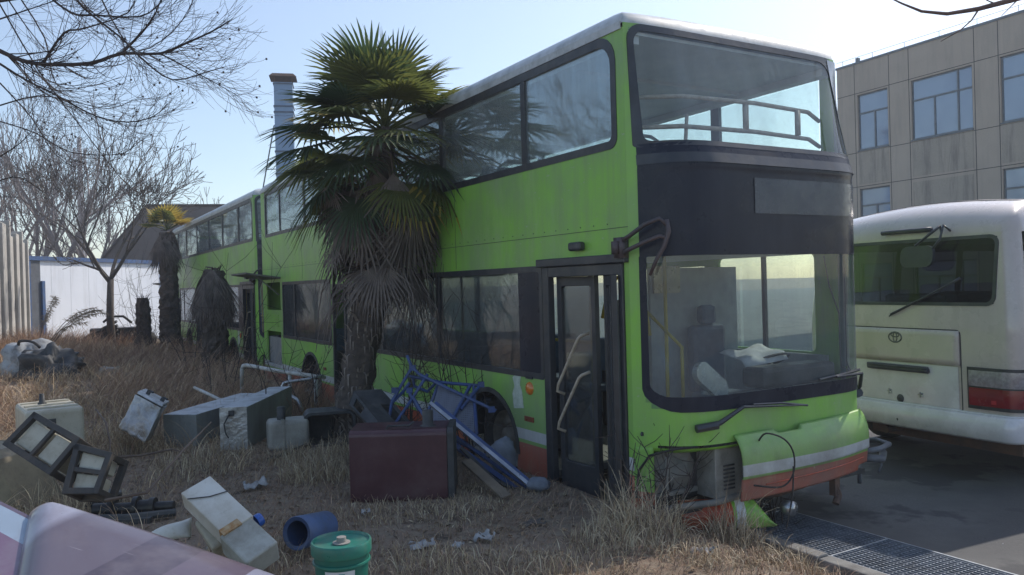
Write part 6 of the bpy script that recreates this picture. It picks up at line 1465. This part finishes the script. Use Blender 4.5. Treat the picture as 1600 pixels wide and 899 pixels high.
# short trodden straw on the bare soil
def k3(x,y,g_):
    X,Y=local(x,y); pn=patchn(x,y,.9,7); return (X<KX-.15)&(~((X>-.1)&(Y>.0)))&vis(x,y)&(y<13)&(g_.random(len(x))<.35+.9*np.clip(pn+.15,0,1))
make(150000,(-8,4),(3,13),lambda x,y,g_:g_.uniform(.04,.18,len(x)),k3,np.vstack([STRAW*.72,BROWN]),'trodden_straw','short flattened straw littering the bare soil',.0045,(.9,2.4),seed=3)
# tufts near things: clumps
def clump(cx,cy,rad,n,h,cols,name,label,leanr=(.1,1.7),wd=.0075,seed=5,maxX=KX-.12):
    g_=np.random.default_rng(seed); a=g_.uniform(0,2*np.pi,n); r=rad*np.sqrt(g_.random(n)); x=cx+r*np.cos(a); y=cy+r*np.sin(a); X,Y=local(x,y); k=(X<maxX); x=x[k]; y=y[k]; r=r[k]; n_=len(x)
    az=g_.uniform(0,2*np.pi,n_); lean=np.stack([np.cos(az),np.sin(az),-.15*np.ones(n_),g_.uniform(*leanr,n_)],1); return x,y,h*(1-.55*r/rad)*g_.uniform(.45,1.15,n_),lean,cols[g_.integers(0,len(cols),n_)]*g_.uniform(.85,1.5,(n_,1)),g_.uniform(wd*.6,wd*1.3,n_)
def clumps(lst,name,label,cols,seed):
    A=[clump(*c,cols,name,label,seed=seed+i) for i,c in enumerate(lst)]
    x=np.concatenate([a[0] for a in A]); y=np.concatenate([a[1] for a in A]); blades(name,np.stack([x,y,tz(x,y)-.01],1),np.concatenate([a[2] for a in A]),np.concatenate([a[5] for a in A]),np.concatenate([a[3] for a in A]),np.concatenate([a[4] for a in A]),label)
def cp_(px,py): p=gp(px,py); return p.x,p.y
L1=[(*cp_(1030,800),.34,900,.85),(*cp_(1000,835),.32,700,.6),(*cp_(1085,815),.28,700,.85),(*cp_(1150,848),.24,420,.6),(*cp_(1190,845),.2,350,.5),(*cp_(960,850),.35,700,.24),(*cp_(1230,872),.25,330,.22),(*cp_(1100,875),.35,600,.20),(*cp_(1140,800),.20,260,.85)]
clumps(L1,'tall_tuft_grass','dense tuft of dry wiry grass growing up against the torn front of the bus',STRAW,40)
L2=[(*cp_(500,745),.40,1000,.36),(*cp_(470,720),.35,600,.30),(*cp_(540,720),.3,500,.42),(*cp_(160,800),.4,500,.30),(*cp_(225,700),.5,800,.35),(*cp_(180,690),.5,800,.35),(*cp_(300,740),.5,500,.22),(*cp_(720,800),.4,500,.14),(*cp_(600,800),.4,500,.14),(*cp_(640,880),.4,500,.16),(*cp_(400,880),.4,500,.22),(*cp_(350,890),.3,300,.25),(*cp_(800,890),.4,400,.18),(*cp_(900,890),.4,400,.18),(*cp_(690,895),.3,200,.22),(*cp_(30,720),.4,400,.45),(*cp_(100,800),.35,350,.45),(*cp_(780,770),.4,400,.12),(*cp_(1230,885),.2,150,.3),(*cp_(330,720),.6,700,.28),(*cp_(240,600),.9,900,.5)]
clumps(L2,'scattered_tuft_grass','scattered dry tufts around the tanks, ducts and bucket',STRAW,80)

# fallen leaves and crumbs on the soil
def flecks(n,xr,yr,seed,name,label,cols,size,hz_=.012):
    g_=np.random.default_rng(seed); x=g_.uniform(*xr,n); y=g_.uniform(*yr,n); X,Y=local(x,y); k=(X<KX-.15)&vis(x,y)&~((X>0)&(Y>0)); x=x[k]; y=y[k]; n_=len(x); z=tz(x,y)+hz_*g_.uniform(.3,1,n_)
    s=g_.uniform(size*.4,size*1.3,n_); a=g_.uniform(0,2*np.pi,n_); tl=g_.uniform(-.5,.5,(n_,2)); V=np.zeros((n_,4,3))
    for i,(u,v) in enumerate(((-1,0),(0,-.55),(1,0),(0,.55))):
        V[:,i,0]=x+s*(u*np.cos(a)-v*np.sin(a)); V[:,i,1]=y+s*(u*np.sin(a)+v*np.cos(a)); V[:,i,2]=z+s*(u*tl[:,0]+v*tl[:,1])+(s*.25 if i%2 else 0)
    me=bpy.data.meshes.new(name); me.from_pydata(V.reshape(-1,3).tolist(),[],[(4*i,4*i+1,4*i+2,4*i+3) for i in range(n_)])
    ca=me.color_attributes.new('tint','FLOAT_COLOR','POINT'); cc=np.ones((n_*4,4),np.float32); cc[:,:3]=np.repeat(cols[g_.integers(0,len(cols),n_)]*g_.uniform(.6,1.2,(n_,1)),4,0); ca.data.foreach_set('color',cc.ravel())
    me.materials.append(MT['grass']); o_=bpy.data.objects.new(name,me); COL.objects.link(o_); tag(o_,label,'leaves',kind='stuff')
flecks(9000,(-7,3),(3,12),31,'fallen_leaves','brown fallen leaves scattered on the soil',np.array([(.30,.20,.12),(.20,.13,.08),(.38,.30,.2),(.14,.10,.07)]),.022)
flecks(5000,(-7,3),(3,10),32,'soil_crumbs','small stones and soil crumbs on the bare ground',np.array([(.22,.19,.16),(.32,.29,.25),(.12,.1,.08)]),.011,.004)
# ================================================================ HAZE
hz=MB(); hz.box((-140,-25,-2.2),(140,170,60))
me=bpy.data.meshes.new('haze'); me.from_pydata(hz.v,[],hz.f); ho=bpy.data.objects.new('haze',me); COL.objects.link(ho); tag(ho,'thin pale haze added over the yard to lift the darks',kind='stuff')
hm=bpy.data.materials.new('added_haze'); hm.use_nodes=True; t=hm.node_tree; t.nodes.clear(); o_=t.nodes.new('ShaderNodeOutputMaterial'); v=t.nodes.new('ShaderNodeVolumePrincipled'); v.inputs['Color'].default_value=(.85,.9,1,1); v.inputs['Density'].default_value=.0020; v.inputs['Anisotropy'].default_value=.3  # haze volume added to lift the blacks and pale the distance
t.links.new(v.outputs[0],o_.inputs['Volume']); me.materials.append(hm)
